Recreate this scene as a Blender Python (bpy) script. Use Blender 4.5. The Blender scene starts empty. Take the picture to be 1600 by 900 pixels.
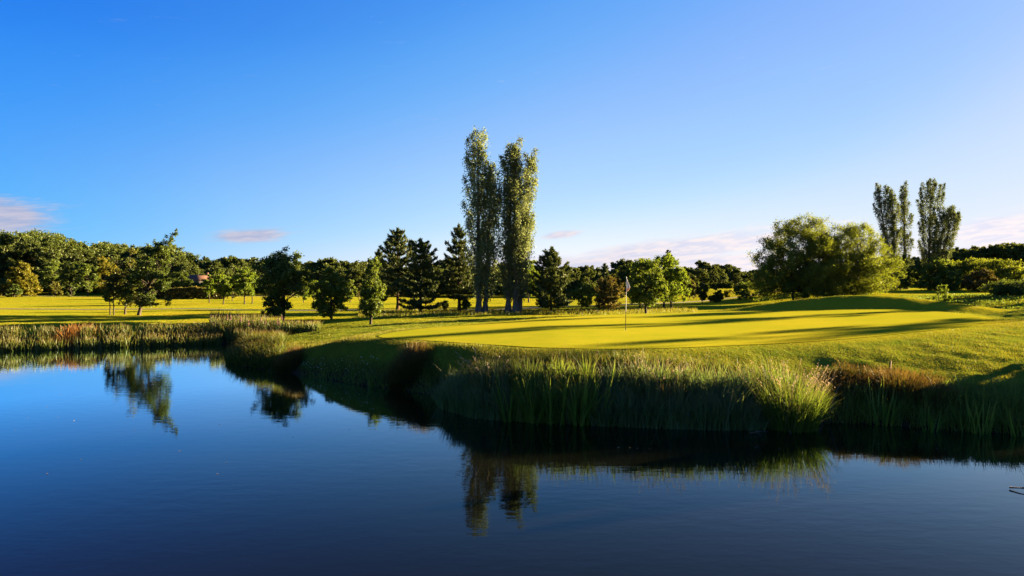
import bpy, math
import numpy as np
from math import radians as R

# ------------------------------------------------------------------ basics
sc = bpy.context.scene
COL = sc.collection
F, CX, CY, CAMZ = 1067.0, 800.0, 450.0, 3.3      # photograph pixels (1600 wide), camera height in metres
AZ, EL = 63.0, 11.2                              # sun: degrees from +Y towards +X, and height
SUN = np.array([math.sin(R(AZ))*math.cos(R(EL)), math.cos(R(AZ))*math.cos(R(EL)), math.sin(R(EL))])

def ss(a, b, x):
    t = np.clip((np.asarray(x, float)-a)/(b-a), 0, 1)
    return t*t*(3-2*t)

def unproject(px, py, z=0.0):
    Y = (CAMZ-z)*F/(py-CY)
    return ((px-CX)/F*Y, Y)

# ------------------------------------------------------------------ pond outline and land height
SHORE_PX = [(355,568),(372,573),(400,576),(440,581),(500,592),(560,602),(620,609),(672,618),(690,640),(740,655),
            (850,662),(1000,668),(1120,672),(1240,672),(1300,661),(1400,666),(1480,673),(1600,681)]
near = [unproject(*p) for p in SHORE_PX]
POND = [(-90,31),(-60,34),(-45,35),(-26.9,35.9),(-21.5,38.3),(-18.8,39.7),(-16.5,40.6),(-14.2,41.2),(-13.6,40.2),
        (-14.6,37.0),(-13.6,32.5),(-12.7,30.4)] + near + [(16,14),(25,12),(42,8),(60,0),(62,-30),(-90,-30)]
POND = np.array(POND)

def seg_dist(x, y, poly, closed=True):
    best = np.full(x.shape, 1e9)
    n = len(poly)
    for i in range(n if closed else n-1):
        ax, ay = poly[i]; bx, by = poly[(i+1) % n]
        dx, dy = bx-ax, by-ay
        t = np.clip(((x-ax)*dx+(y-ay)*dy)/(dx*dx+dy*dy+1e-12), 0, 1)
        best = np.minimum(best, np.hypot(x-ax-t*dx, y-ay-t*dy))
    return best

def inside(x, y, poly):
    r = np.zeros(x.shape, bool)
    n = len(poly)
    for i in range(n):
        ax, ay = poly[i]; bx, by = poly[(i+1) % n]
        c = ((ay > y) != (by > y))
        xi = (bx-ax)*(y-ay)/((by-ay) if by != ay else 1e-9)+ax
        r ^= c & (x < xi)
    return r

def green_plane(x, y):
    return 1.5+0.016*(y-20)+0.012*np.maximum(x-8, 0)+0.028*np.minimum(x-1.5, 0)

GREEN_PX = [(592,527),(620,519),(700,510),(800,502),(900,495),(1000,490.5),(1100,488),(1200,486),(1300,484.5),(1400,484),(1450,486),
            (1500,492),(1540,502),(1528,509),(1470,520),(1380,530),(1280,537),(1160,541.5),(1060,545),(960,546.5),(850,544),(760,538.5),(660,532)]
GREEN = []
for p in GREEN_PX:
    z = 1.6
    for k in range(40):
        X, Y = unproject(p[0], p[1], z)
        z = 0.6*z+0.4*float(green_plane(X, Y))
    GREEN.append((X, Y))
def smooth_closed(pts, n=6):
    pts = np.array(pts); out = []
    m = len(pts)
    for i in range(m):
        p0, p1, p2, p3 = pts[i-1], pts[i], pts[(i+1) % m], pts[(i+2) % m]
        for k in range(n):
            t = k/n
            out.append(0.5*((2*p1)+(-p0+p2)*t+(2*p0-5*p1+4*p2-p3)*t*t+(-p0+3*p1-3*p2+p3)*t**3))
    return np.array(out)
GREEN = smooth_closed(GREEN, 5)

def wob(x, y):
    return (np.sin(x*0.31+1.3)*np.sin(y*0.27+0.4)+0.6*np.sin(x*0.13-y*0.11)+0.5*np.sin(x*0.71+y*0.53+2.0)*np.cos(y*0.62-x*0.2))

def bump(x, y, cx, cy, sx, sy, h, rot=0.0):
    c, s = math.cos(rot), math.sin(rot)
    u = (x-cx)*c+(y-cy)*s; v = -(x-cx)*s+(y-cy)*c
    return h*np.exp(-0.5*((u/sx)**2+(v/sy)**2))

def land(x, y):
    x = np.asarray(x, float); y = np.asarray(y, float)
    sh = x.shape; x = np.atleast_1d(x).ravel(); y = np.atleast_1d(y).ravel()
    d = seg_dist(x, y, POND)
    ins = inside(x, y, POND)
    z = 0.34*ss(0, 0.9, d)+1.0*(1-np.exp(-d/4.5))
    z += 0.035*wob(x*1.0, y*1.0)*ss(1, 6, d)
    z += 0.25*wob(x*0.12, y*0.12)*ss(70, 140, y)
    z += 1.25*ss(22, 44, x)*ss(44, 60, y)                                        # right hand rise
    z += 0.55*ss(5, 25, x)*ss(70, 110, y)*(1-ss(60, 140, x))
    z += 6.0*ss(170, 290, y)*ss(20, 120, -x)+14*ss(200, 420, y)*ss(130, 300, x)   # far wooded hills
    dg = np.where(inside(x, y, GREEN), 0, seg_dist(x, y, GREEN))
    w = 1-ss(0, 4.2, dg)
    w = w*ss(0.0, 1.5, d)
    z = z*(1-w)+green_plane(x, y)*w
    off = ss(0.2, 2.2, dg)
    z += off*(bump(x, y, 26.6, 49.8, 5.2, 1.6, 1.34, -0.24)+bump(x, y, 20.5, 50.6, 3.6, 1.8, 0.30, -0.2))
    z += off*(bump(x, y, 35.5, 41.5, 5.2, 2.0, 1.15, 0.30)+bump(x, y, 29.5, 30.0, 6.0, 3.2, 0.55, 0.45))
    z += bump(x, y, 20, 21.5, 7, 3.5, 0.30, 0.3)*ss(0, 3, d)
    zi = -0.9*ss(0, 2.2, d)-0.05
    z += ss(0.3, 1.2, d)*off*(1-ss(36, 60, y))*(0.030*np.sin(x*2.1+1.7*np.sin(y*1.3))*np.sin(y*2.4+1.1*np.sin(x*1.9))+0.018*np.sin(x*5.3+y*3.1)*np.sin(y*4.7-x*2.2))
    z = np.where(ins, zi, z-0.05+0.05*ss(0, .3, d))
    return z.reshape(sh)

def L1(x, y): return float(land(np.array([x]), np.array([y]))[0])

# ------------------------------------------------------------------ mesh helpers
def make_mesh(name, V, faces, mat, fvar=None, vtip=None, smooth=True, fmat=None, mats=None):
    """faces: (n,4) or (n,3) int array"""
    me = bpy.data.meshes.new(name)
    V = np.asarray(V, np.float32); faces = np.asarray(faces, np.int32)
    n, k = faces.shape
    me.vertices.add(len(V)); me.vertices.foreach_set('co', V.ravel())
    me.loops.add(n*k); me.loops.foreach_set('vertex_index', faces.ravel())
    me.polygons.add(n); me.polygons.foreach_set('loop_start', np.arange(0, n*k, k, dtype=np.int32))
    if smooth: me.polygons.foreach_set('use_smooth', np.ones(n, bool))
    if fvar is not None:
        a = me.attributes.new('var', 'FLOAT', 'FACE'); a.data.foreach_set('value', np.asarray(fvar, np.float32))
    if vtip is not None:
        a = me.attributes.new('tip', 'FLOAT', 'POINT'); a.data.foreach_set('value', np.asarray(vtip, np.float32))
    me.update(); me.validate()
    for m in (mats or [mat]): me.materials.append(m)
    return me

def link(name, me, parent=None, loc=(0,0,0)):
    o = bpy.data.objects.new(name, me); COL.objects.link(o)
    o.location = loc
    if parent is not None: o.parent = parent
    return o

def thing(name, label, cat, loc=(0,0,0), group=None, rz=0.0):
    o = bpy.data.objects.new(name, None); COL.objects.link(o)
    o.empty_display_size = 0.2
    o.location = loc; o.rotation_euler = (0,0,rz)
    o['label'] = label; o['category'] = cat
    if group: o['group'] = group
    return o

def tag(o, label=None, cat=None, group=None, kind=None):
    if label: o['label'] = label
    if cat: o['category'] = cat
    if group: o['group'] = group
    if kind: o['kind'] = kind
    return o

def nrm(v): return v/np.maximum(np.linalg.norm(v, axis=-1, keepdims=True), 1e-9)

def leaves_mesh(name, C, size, mat, rng, aspect=0.6, up=0.35, cvar=None, dirs=None, dirw=0.0):
    """one folded-flat rhombus per leaf, C (n,3) centres"""
    n = len(C)
    N = rng.normal(size=(n,3)); N[:,2] += up*1.5; N = nrm(N)
    A = rng.normal(size=(n,3))
    if dirs is not None: A = A*(1-dirw)+dirs*dirw*2.2
    U = nrm(A-N*np.sum(A*N, axis=1, keepdims=True))
    W = np.cross(N, U)
    s = size*rng.uniform(0.65, 1.35, size=(n,1))
    V = np.empty((n,4,3))
    V[:,0] = C-U*s*0.5; V[:,1] = C+W*s*aspect*0.5-U*s*0.05; V[:,2] = C+U*s*0.5; V[:,3] = C-W*s*aspect*0.5-U*s*0.05
    fv = rng.uniform(0,1,size=n)*0.6
    fv = fv+(0.4*cvar if cvar is not None else 0.2)
    return make_mesh(name, V.reshape(-1,3), np.arange(4*n).reshape(n,4), mat, fvar=fv, smooth=False)

class Tubes:
    """collects tapered tubes (stems, limbs) into one mesh"""
    def __init__(s, k=6): s.V=[]; s.Fc=[]; s.n=0; s.k=k
    def add(s, P, r0, r1, k=None):
        P = np.asarray(P, float); m = len(P); k = k or s.k
        T = np.gradient(P, axis=0); T = nrm(T)
        ref = np.where(np.abs(T[:,2:3]) > 0.9, np.array([[1.,0,0]]), np.array([[0,0,1.]]))
        A = nrm(np.cross(T, ref)); B = np.cross(T, A)
        r = np.interp(np.linspace(0,1,m), [0,1], [r0,r1]) if np.isscalar(r0) else np.asarray(r0)
        ang = np.linspace(0, 2*np.pi, k, endpoint=False)
        ring = P[:,None,:]+r[:,None,None]*(np.cos(ang)[None,:,None]*A[:,None,:]+np.sin(ang)[None,:,None]*B[:,None,:])
        s.V.append(ring.reshape(-1,3))
        i = np.arange(m-1)[:,None]*k; j = np.arange(k)[None,:]; j2 = (j+1) % k
        f = np.stack([i+j, i+j2, i+k+j2, i+k+j], axis=-1).reshape(-1,4)+s.n
        s.Fc.append(f); s.n += m*k
    def mesh(s, name, mat):
        return make_mesh(name, np.concatenate(s.V), np.concatenate(s.Fc), mat)

def curve(p0, p1, sag, m=6):
    t = np.linspace(0,1,m)[:,None]
    P = p0*(1-t)+p1*t
    P[:,2] += (sag*4*t*(1-t))[:,0]
    return P

# ------------------------------------------------------------------ materials
def nmat(name):
    m = bpy.data.materials.new(name); m.use_nodes = True
    nt = m.node_tree; nt.nodes.clear()
    return m, nt, nt.nodes.new('ShaderNodeOutputMaterial')
def nd(nt, t, **kw):
    n = nt.nodes.new(t)
    for k, v in kw.items(): setattr(n, k, v)
    return n
def mixc(nt, fac, a, b, blend='MIX'):
    n = nt.nodes.new('ShaderNodeMix'); n.data_type='RGBA'; n.blend_type=blend
    for idx, val in ((0,fac),(6,a),(7,b)):
        if isinstance(val, bpy.types.NodeSocket): nt.links.new(val, n.inputs[idx])
        elif idx == 0: n.inputs[0].default_value = val
        else: n.inputs[idx].default_value = (*val, 1) if len(val)==3 else val
    return n.outputs[2]
def math_(nt, op, a, b=None, c=None, clamp=False):
    n = nt.nodes.new('ShaderNodeMath'); n.operation = op; n.use_clamp = clamp
    for i, v in enumerate((a,b,c)):
        if v is None: continue
        if isinstance(v, bpy.types.NodeSocket): nt.links.new(v, n.inputs[i])
        else: n.inputs[i].default_value = v
    return n.outputs[0]
def noise(nt, vec, scale, detail=3, rough=0.55, dist=0.0):
    n = nd(nt, 'ShaderNodeTexNoise'); n.inputs['Scale'].default_value=scale; n.inputs['Detail'].default_value=detail
    n.inputs['Roughness'].default_value=rough; n.inputs['Distortion'].default_value=dist
    if vec is not None: nt.links.new(vec, n.inputs['Vector'])
    return n.outputs['Fac']
def ramp(nt, fac, a, b):
    n = nd(nt, 'ShaderNodeMapRange'); n.inputs['From Min'].default_value=a; n.inputs['From Max'].default_value=b
    n.interpolation_type='SMOOTHSTEP'; nt.links.new(fac, n.inputs['Value'])
    return n.outputs['Result']

def leaf_mat(name, c1, c2, trans=0.4, tmul=(1.5,1.35,0.7), tip=None, gloss=0.012, tip_range=(0.55,1.0), objvar=0.25):
    m, nt, out = nmat(name)
    K = 1.23; c1 = tuple(K*v for v in c1); c2 = tuple(K*v for v in c2); tip = tuple(K*v for v in tip) if tip else None
    av = nd(nt, 'ShaderNodeAttribute', attribute_name='var')
    col = mixc(nt, av.outputs['Fac'], c1, c2)
    if tip is not None:
        at = nd(nt, 'ShaderNodeAttribute', attribute_name='tip')
        f = ramp(nt, at.outputs['Fac'], *tip_range)
        col = mixc(nt, f, col, tip)
    oi = nd(nt, 'ShaderNodeObjectInfo')
    br = math_(nt, 'MULTIPLY_ADD', oi.outputs['Random'], objvar, 1-objvar/2)
    hs = nd(nt, 'ShaderNodeHueSaturation'); nt.links.new(col, hs.inputs['Color']); nt.links.new(br, hs.inputs['Value'])
    col = hs.outputs['Color']
    d = nd(nt, 'ShaderNodeBsdfDiffuse'); nt.links.new(col, d.inputs['Color'])
    t = nd(nt, 'ShaderNodeBsdfTranslucent'); nt.links.new(mixc(nt, 1.0, col, tmul, 'MULTIPLY'), t.inputs['Color'])
    mx = nd(nt, 'ShaderNodeMixShader'); mx.inputs[0].default_value = trans
    nt.links.new(d.outputs[0], mx.inputs[1]); nt.links.new(t.outputs[0], mx.inputs[2])
    g = nd(nt, 'ShaderNodeBsdfGlossy'); g.inputs['Roughness'].default_value=0.45; g.inputs['Color'].default_value=(0.7,0.75,0.7,1)
    m2 = nd(nt, 'ShaderNodeMixShader'); m2.inputs[0].default_value = gloss
    nt.links.new(mx.outputs[0], m2.inputs[1]); nt.links.new(g.outputs[0], m2.inputs[2])
    nt.links.new(m2.outputs[0], out.inputs['Surface'])
    return m

def plain_mat(name, c1, c2, scale=6.0, rough=0.85, bumpd=0.0, stretch=(1,1,1)):
    m, nt, out = nmat(name)
    tc = nd(nt, 'ShaderNodeTexCoord'); mp = nd(nt, 'ShaderNodeMapping'); mp.inputs['Scale'].default_value = stretch
    nt.links.new(tc.outputs['Object'], mp.inputs['Vector'])
    f = noise(nt, mp.outputs[0], scale, 4, 0.6)
    p = nd(nt, 'ShaderNodeBsdfPrincipled'); p.inputs['Roughness'].default_value = rough; p.inputs['Specular IOR Level'].default_value = 0.08 if rough > .6 else .4
    nt.links.new(mixc(nt, ramp(nt, f, 0.3, 0.7), c1, c2), p.inputs['Base Color'])
    if bumpd:
        b = nd(nt, 'ShaderNodeBump'); b.inputs['Distance'].default_value = bumpd; b.inputs['Strength'].default_value = 0.8
        nt.links.new(f, b.inputs['Height']); nt.links.new(b.outputs[0], p.inputs['Normal'])
    nt.links.new(p.outputs[0], out.inputs['Surface'])
    return m

M = {}
M['bark'] = plain_mat('bark', (0.025,0.02,0.015), (0.06,0.048,0.036), 9, 0.9, 0.03, (1,1,0.25))
M['bark_pale'] = plain_mat('pale_bark', (0.05,0.042,0.032), (0.11,0.092,0.072), 7, 0.9, 0.03, (1,1,0.25))
M['bark_pine'] = plain_mat('pine_bark', (0.04,0.024,0.015), (0.085,0.048,0.028), 8, 0.9, 0.03, (1,1,0.3))
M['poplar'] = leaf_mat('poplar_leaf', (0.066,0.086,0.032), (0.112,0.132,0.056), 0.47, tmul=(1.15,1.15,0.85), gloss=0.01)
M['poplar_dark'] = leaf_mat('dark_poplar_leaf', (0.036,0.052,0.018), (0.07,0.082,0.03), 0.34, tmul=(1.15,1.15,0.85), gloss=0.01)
M['dark'] = leaf_mat('dark_leaf', (0.023,0.043,0.008), (0.056,0.075,0.015), 0.34)
M['mid'] = leaf_mat('green_leaf', (0.033,0.060,0.009), (0.076,0.100,0.016), 0.42)
M['light'] = leaf_mat('light_green_leaf', (0.040,0.072,0.007), (0.078,0.110,0.012), 0.42)
M['gold'] = leaf_mat('golden_leaf', (0.060,0.066,0.006), (0.105,0.095,0.010), 0.38)
M['willow'] = leaf_mat('willow_leaf', (0.044,0.067,0.008), (0.082,0.100,0.013), 0.44)
M['pine'] = leaf_mat('pine_needle', (0.020,0.034,0.011), (0.054,0.066,0.019), 0.18)
M['rust'] = leaf_mat('rusty_needle', (0.032,0.036,0.009), (0.068,0.052,0.014), 0.22)
M['olive'] = leaf_mat('olive_leaf', (0.034,0.042,0.008), (0.072,0.072,0.014), 0.34)
M['hedge'] = leaf_mat('hedge_leaf', (0.035,0.045,0.008), (0.08,0.06,0.012), 0.3)
M['wood'] = leaf_mat('wood_leaf', (0.019,0.034,0.008), (0.050,0.062,0.013), 0.3, objvar=0.6)

# grass for the land: mown / rough / mud, mixed by two vertex attributes of the terrain
def grass_mat(name, g1, g2, mud=False, scale_fine=55.0, bd=0.035, bs=0.9):
    m, nt, out = nmat(name)
    geo = nd(nt, 'ShaderNodeNewGeometry'); P = geo.outputs['Position']
    f1 = noise(nt, P, 0.16, 4, 0.6); f2 = noise(nt, P, 1.7, 4, 0.65); f3 = noise(nt, P, scale_fine*0.35, 3, 0.7)
    mixf = math_(nt, 'ADD', math_(nt, 'MULTIPLY', f1, 0.5), math_(nt, 'ADD', math_(nt, 'MULTIPLY', f2, 0.25), math_(nt, 'MULTIPLY', f3, 0.25)))
    col = mixc(nt, ramp(nt, mixf, 0.36, 0.64), g1, g2)
    if mud:
        az = nd(nt, 'ShaderNodeAttribute', attribute_name='rough')     # rough grass round the mown land
        rcol = mixc(nt, ramp(nt, math_(nt,'ADD',math_(nt,'MULTIPLY',f2,0.5),math_(nt,'MULTIPLY',f3,0.5)), 0.35, 0.65), (0.070,0.112,0.009), (0.135,0.135,0.013))
        col = mixc(nt, az.outputs['Fac'], col, rcol)
        am = nd(nt, 'ShaderNodeAttribute', attribute_name='mud')
        col = mixc(nt, am.outputs['Fac'], col, (0.03,0.022,0.013))
    p = nd(nt, 'ShaderNodeBsdfPrincipled'); p.inputs['Roughness'].default_value = 0.9; p.inputs['Specular IOR Level'].default_value = 0.0
    nt.links.new(col, p.inputs['Base Color'])
    p.inputs['Sheen Weight'].default_value = 0.0
    b = nd(nt, 'ShaderNodeBump'); b.inputs['Distance'].default_value = bd; b.inputs['Strength'].default_value = bs
    nt.links.new(math_(nt,'ADD',noise(nt,P,scale_fine*0.25,2,0.7),math_(nt,'MULTIPLY',noise(nt,P,scale_fine*0.07,2,0.6),1.2)), b.inputs['Height'])
    nt.links.new(b.outputs[0], p.inputs['Normal'])
    nt.links.new(p.outputs[0], out.inputs['Surface'])
    return m
M['land'] = grass_mat('meadow_grass', (0.130,0.155,0.009), (0.208,0.178,0.010), mud=True)
M['green'] = grass_mat('mown_green', (0.162,0.178,0.009), (0.232,0.206,0.012), scale_fine=90, bd=0.004, bs=0.4)

# ------------------------------------------------------------------ terrain
def axis(lo, hi, a, b, fine, grow):
    mid = list(np.arange(a, b, fine)); left=[]; x=a; s=fine
    while x > lo: s = min(s*grow, 25); x -= s; left.append(x)
    right=[]; x=mid[-1]; s=fine
    while x < hi: s = min(s*grow, 25); x += s; right.append(x)
    return np.array(left[::-1]+mid+right)
xs = axis(-900, 900, -30, 40, 0.26, 1.06); ys = axis(-70, 1300, 13, 54, 0.24, 1.05)
GX, GY = np.meshgrid(xs, ys)
GZ = land(GX, GY)
nx, ny = len(xs), len(ys)
idx = np.arange(nx*ny).reshape(ny, nx)
faces = np.stack([idx[:-1,:-1], idx[:-1,1:], idx[1:,1:], idx[1:,:-1]], -1).reshape(-1,4)
me = make_mesh('ground', np.stack([GX,GY,GZ],-1).reshape(-1,3), faces, M['land'])
dd = seg_dist(GX.ravel(), GY.ravel(), POND); ii = inside(GX.ravel(), GY.ravel(), POND)
mud = np.where(ii, 1.0, 1-ss(0.25, 0.9, dd))
dgr = np.where(inside(GX.ravel(), GY.ravel(), GREEN), 0, seg_dist(GX.ravel(), GY.ravel(), GREEN))
rough = np.clip(ss(0.4, 1.4, dgr)*(1-ss(9, 14, dgr))*(1-ss(43, 48, GY.ravel()))+(1-ss(2,9,dd))*0.8, 0, 1)
for nm, arr in (('mud', mud), ('rough', rough)):
    a = me.attributes.new(nm, 'FLOAT', 'POINT'); a.data.foreach_set('value', arr.astype(np.float32))
tag(link('ground', me), kind='structure')

# the putting green: its own mown sheet, 12 mm above the land
pts = GREEN; c = pts.mean(0); rings = 26
VV = []
for k in range(rings+1):
    s = k/rings
    VV.append(c+(pts-c)*s if k else np.repeat(c[None], len(pts), 0)+(pts-c)*0.002)
VV = np.concatenate(VV); n = len(pts)
zz = land(VV[:,0], VV[:,1])+0.014
f = []
for k in range(rings):
    i = np.arange(n); j = (i+1) % n
    f.append(np.stack([k*n+i, k*n+j, (k+1)*n+j, (k+1)*n+i], -1))
me = make_mesh('putting_green', np.column_stack([VV, zz]), np.concatenate(f)[:, ::-1], M['green'])
tag(link('putting_green', me), kind='structure')

# cart paths
M['path'] = plain_mat('path_gravel', (0.07,0.068,0.06), (0.10,0.095,0.085), 3, 0.9)
def path(ptsw, width, name):
    P = np.array(ptsw, float); t = np.linspace(0, len(P)-1, 160); P = np.stack([np.interp(t, np.arange(len(P)), P[:,i]) for i in (0,1)], 1)
    T = nrm(np.gradient(P, axis=0)); N = np.stack([-T[:,1], T[:,0]], 1)
    V=[]; k=5
    for q in np.linspace(-0.5,0.5,k):
        S = P+N*width*q; V.append(np.column_stack([S, land(S[:,0],S[:,1])+0.05-0.03*abs(q)*2]))
    V = np.stack(V, 1).reshape(-1,3); m = len(P)
    ix = np.arange(m*k).reshape(m,k)
    f = np.stack([ix[:-1,:-1], ix[:-1,1:], ix[1:,1:], ix[1:,:-1]], -1).reshape(-1,4)
    tag(link(name, make_mesh(name, V, f[:, ::-1], M['path'])), kind='structure')
path([(-75,66),(-40,63),(-18,61),(-2,62),(6,74),(18,84),(32,94),(52,112),(80,125)], 1.3, 'cart_path')
path([(-180,150),(-120,142),(-80,140),(-45,150),(-10,175)], 2.0, 'gravel_path')

# ------------------------------------------------------------------ water
m, nt, out = nmat('pond_water')
geo = nd(nt, 'ShaderNodeNewGeometry')
mp = nd(nt, 'ShaderNodeMapping'); mp.inputs['Scale'].default_value = (0.8,1.6,1); nt.links.new(geo.outputs['Position'], mp.inputs['Vector'])
calm = ramp(nt, noise(nt, geo.outputs['Position'], 0.11, 2, 0.5), 0.35, 0.7)
h = math_(nt, 'ADD', math_(nt,'MULTIPLY',noise(nt, mp.outputs[0], 2.6, 2, 0.5), 1.0), math_(nt,'MULTIPLY',noise(nt, mp.outputs[0], 9, 2, 0.5), 0.22))
h = math_(nt, 'MULTIPLY', h, math_(nt,'MULTIPLY_ADD',calm,0.9,0.35))
b = nd(nt, 'ShaderNodeBump'); b.inputs['Distance'].default_value=0.0032; b.inputs['Strength'].default_value=0.8
nt.links.new(h, b.inputs['Height'])
fr_ = nd(nt,'ShaderNodeFresnel'); fr_.inputs['IOR'].default_value = 1.33; nt.links.new(b.outputs[0], fr_.inputs['Normal'])
fac = math_(nt,'MULTIPLY',math_(nt,'POWER',fr_.outputs[0],2.0),4.7)
fac = math_(nt,'MINIMUM',fac,0.95)
dw = nd(nt,'ShaderNodeBsdfDiffuse'); dw.inputs['Color'].default_value = (0.0022,0.0022,0.0014,1)
gw = nd(nt,'ShaderNodeBsdfGlossy'); gw.inputs['Color'].default_value = (0.72,0.91,1,1); gw.inputs['Roughness'].default_value = 0.015
nt.links.new(b.outputs[0], gw.inputs['Normal'])
mw = nd(nt,'ShaderNodeMixShader'); nt.links.new(fac, mw.inputs[0]); nt.links.new(dw.outputs[0], mw.inputs[1]); nt.links.new(gw.outputs[0], mw.inputs[2])
nt.links.new(mw.outputs[0], out.inputs['Surface'])
wv = [(-89,-29,0),(61,-29,0),(61,44,0),(-89,44,0)]
tag(link('pond_water', make_mesh('pond_water', wv, [[0,1,2,3]], m)), kind='structure')

# ------------------------------------------------------------------ trees
def at(px, D):
    X = (px-CX)/F*D
    return np.array([X, D, L1(X, D)])
def zpix(py, D): return CAMZ+(CY-py)*D/F

def profile_round(t): return np.sqrt(np.clip(1-(2*t-1)**2, 0, 1))**0.8
def profile_oval(t): return np.clip(np.sin(np.pi*np.clip(t,0,1)**0.8), 0, 1)**0.75
def profile_cone(t): return np.clip((1-t)**0.8*(0.35+0.65*ss(0,0.18,t))*1.05, 0, 1)
def profile_dome(t): return np.sqrt(np.clip(1-t**2.6, 0, 1))*(0.7+0.3*ss(0,0.3,t))
def profile_pear(t): return np.clip(np.sin(np.pi*np.clip(t,0,1)**0.62), 0, 1)**0.8

def broadleaf_geo(H, zb, Rr, rng, prof=profile_round, ncl=26, lps=42, leaf=0.22, rc=None, lean=(0,0), stems=1, ry=None,
                  squash=0.8, extra=(), trunk_r=None, aspect=0.6, droop=0.0, up=0.35, spread=0.0):
    """crown leaf centres and a Tubes of stems and limbs, base at the origin"""
    ry = ry or Rr
    rc = rc or 0.235*Rr+0.10; ncl = int(ncl*1.45); lps = max(int(lps*0.68), 8)
    tr = (trunk_r or 0.016*H+0.015)*0.9
    tu = Tubes(6)
    tops = []
    for s in range(stems):
        a = rng.uniform(0, 2*np.pi); o = spread*np.array([math.cos(a), math.sin(a)]) if stems > 1 else np.zeros(2)
        m = 9; t = np.linspace(0,1,m)
        P = np.stack([o[0]*(1+t*0.6)+lean[0]*t**1.3+np.cumsum(rng.normal(0,0.012*H,m))*t, o[1]*(1+t*.6)+lean[1]*t**1.3+np.cumsum(rng.normal(0,0.012*H,m))*t, t*H*0.88-0.15], 1)
        r = tr*(1-t)**0.8*(1.0 if stems==1 else 0.7)+0.012
        r[0] *= 1.35
        tu.add(P, r, None, 7); tops.append(P)
    Cs=[]; K=0; tries=0
    cl=[]
    while len(cl) < ncl and tries < 6000:
        tries += 1
        t = rng.uniform(0.02,0.98)
        pr = float(prof(np.array(t)))
        if rng.uniform() > pr**1.3+0.05: continue
        a = rng.uniform(0,2*np.pi); rr = rng.uniform(0,1)**0.5*1.0
        rr = 0.2+0.86*rr
        q = max(pr*rr-0.25*rc/Rr, 0)
        z = zb+t*(H-zb)
        z = min(max(z, zb+0.3*rc), H-0.6*rc)
        c = np.array([math.cos(a)*q*Rr+lean[0]*(z/H)**1.3, math.sin(a)*q*ry+lean[1]*(z/H)**1.3, z])
        if cl and min(np.linalg.norm(c-k[0]) for k in cl) < rc*0.62: continue
        cl.append((c, rc*rng.uniform(0.7,1.15)))
    for e in extra: cl.append((np.array(e[:3], float), e[3]))
    leaves=[]; var=[]
    for c, r in cl:
        P = tops[rng.integers(len(tops))]
        zs = max(min(c[2]-0.55*np.hypot(c[0]-P[0,0],c[1]-P[0,1])-0.2*r, H*0.84), min(zb*0.75, H*.3)); zs = max(zs, 0.12*H)
        b0 = np.array([np.interp(zs, P[:,2], P[:,i]) for i in (0,1)]+[zs])
        br = tr*0.42*(1-zs/H*0.7)
        tu.add(curve(b0, c, 0.05*np.linalg.norm(c-b0)*rng.uniform(-0.5,1)), br, 0.012, 5)
        cv = rng.uniform(0,1)
        for k in range(6):
            d = nrm(rng.normal(size=3)); d[2] *= squash
            s = c+d*r*rng.uniform(0.35,1.15)
            if s[2] < zb*0.9: s[2] = zb*0.9+rng.uniform(0,0.2)
            tu.add(curve(c, s, 0.0, 3), br*0.3+0.004, 0.006, 3)
            nl = int(lps*(r/rc)**2*rng.uniform(0.6,1.3))+3
            g = rng.normal(size=(nl,3)); g = nrm(g)*np.abs(rng.normal(0.55,0.28,size=(nl,1)))*r*0.62
            g[:,2] *= squash
            if droop: g[:,2] -= np.abs(rng.normal(0,droop,nl))*r
            leaves.append(s+g); var.append(np.full(nl, 0.65*cv+0.35*rng.uniform()))
    C = np.concatenate(leaves); var = np.concatenate(var)
    ok = C[:,2] > 0.05
    return C[ok], var[ok], tu

def put_tree(kind, C, var, tu, leaf, mat, bark, rng, label, cat, loc, group=None, aspect=0.6, up=0.35, dirs=None, dirw=0.0, rz=0.0, crown='crown', trunk='trunk'):
    root = thing(kind, label, cat, loc, group, rz)
    link(trunk, tu.mesh(trunk, bark), root)
    link(crown, leaves_mesh(crown, C, leaf, mat, rng, aspect, up, var, dirs, dirw), root)
    return root

def broadleaf(kind, px, D, ytop, ybot, wpx, seed, mat, label, cat='tree', bark='bark', group=None, leaf=0.2, aspect=0.6, lean_px=0, **kw):
    rng = np.random.default_rng(seed)
    leaf = leaf*0.78; kw['lps'] = int(kw.get('lps', 42)*1.6)
    b = at(px, D)
    H = zpix(ytop, D)-b[2]; zb = max(zpix(ybot, D)-b[2], 0.1); Rr = wpx/2*D/F
    C, var, tu = broadleaf_geo(H, zb, Rr, rng, leaf=leaf, lean=(lean_px*D/F, 0), **kw)
    return put_tree(kind, C, var, tu, leaf, M[mat], M[bark], rng, label, cat, b-np.array([0,0,0.03]), group, aspect)

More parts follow.
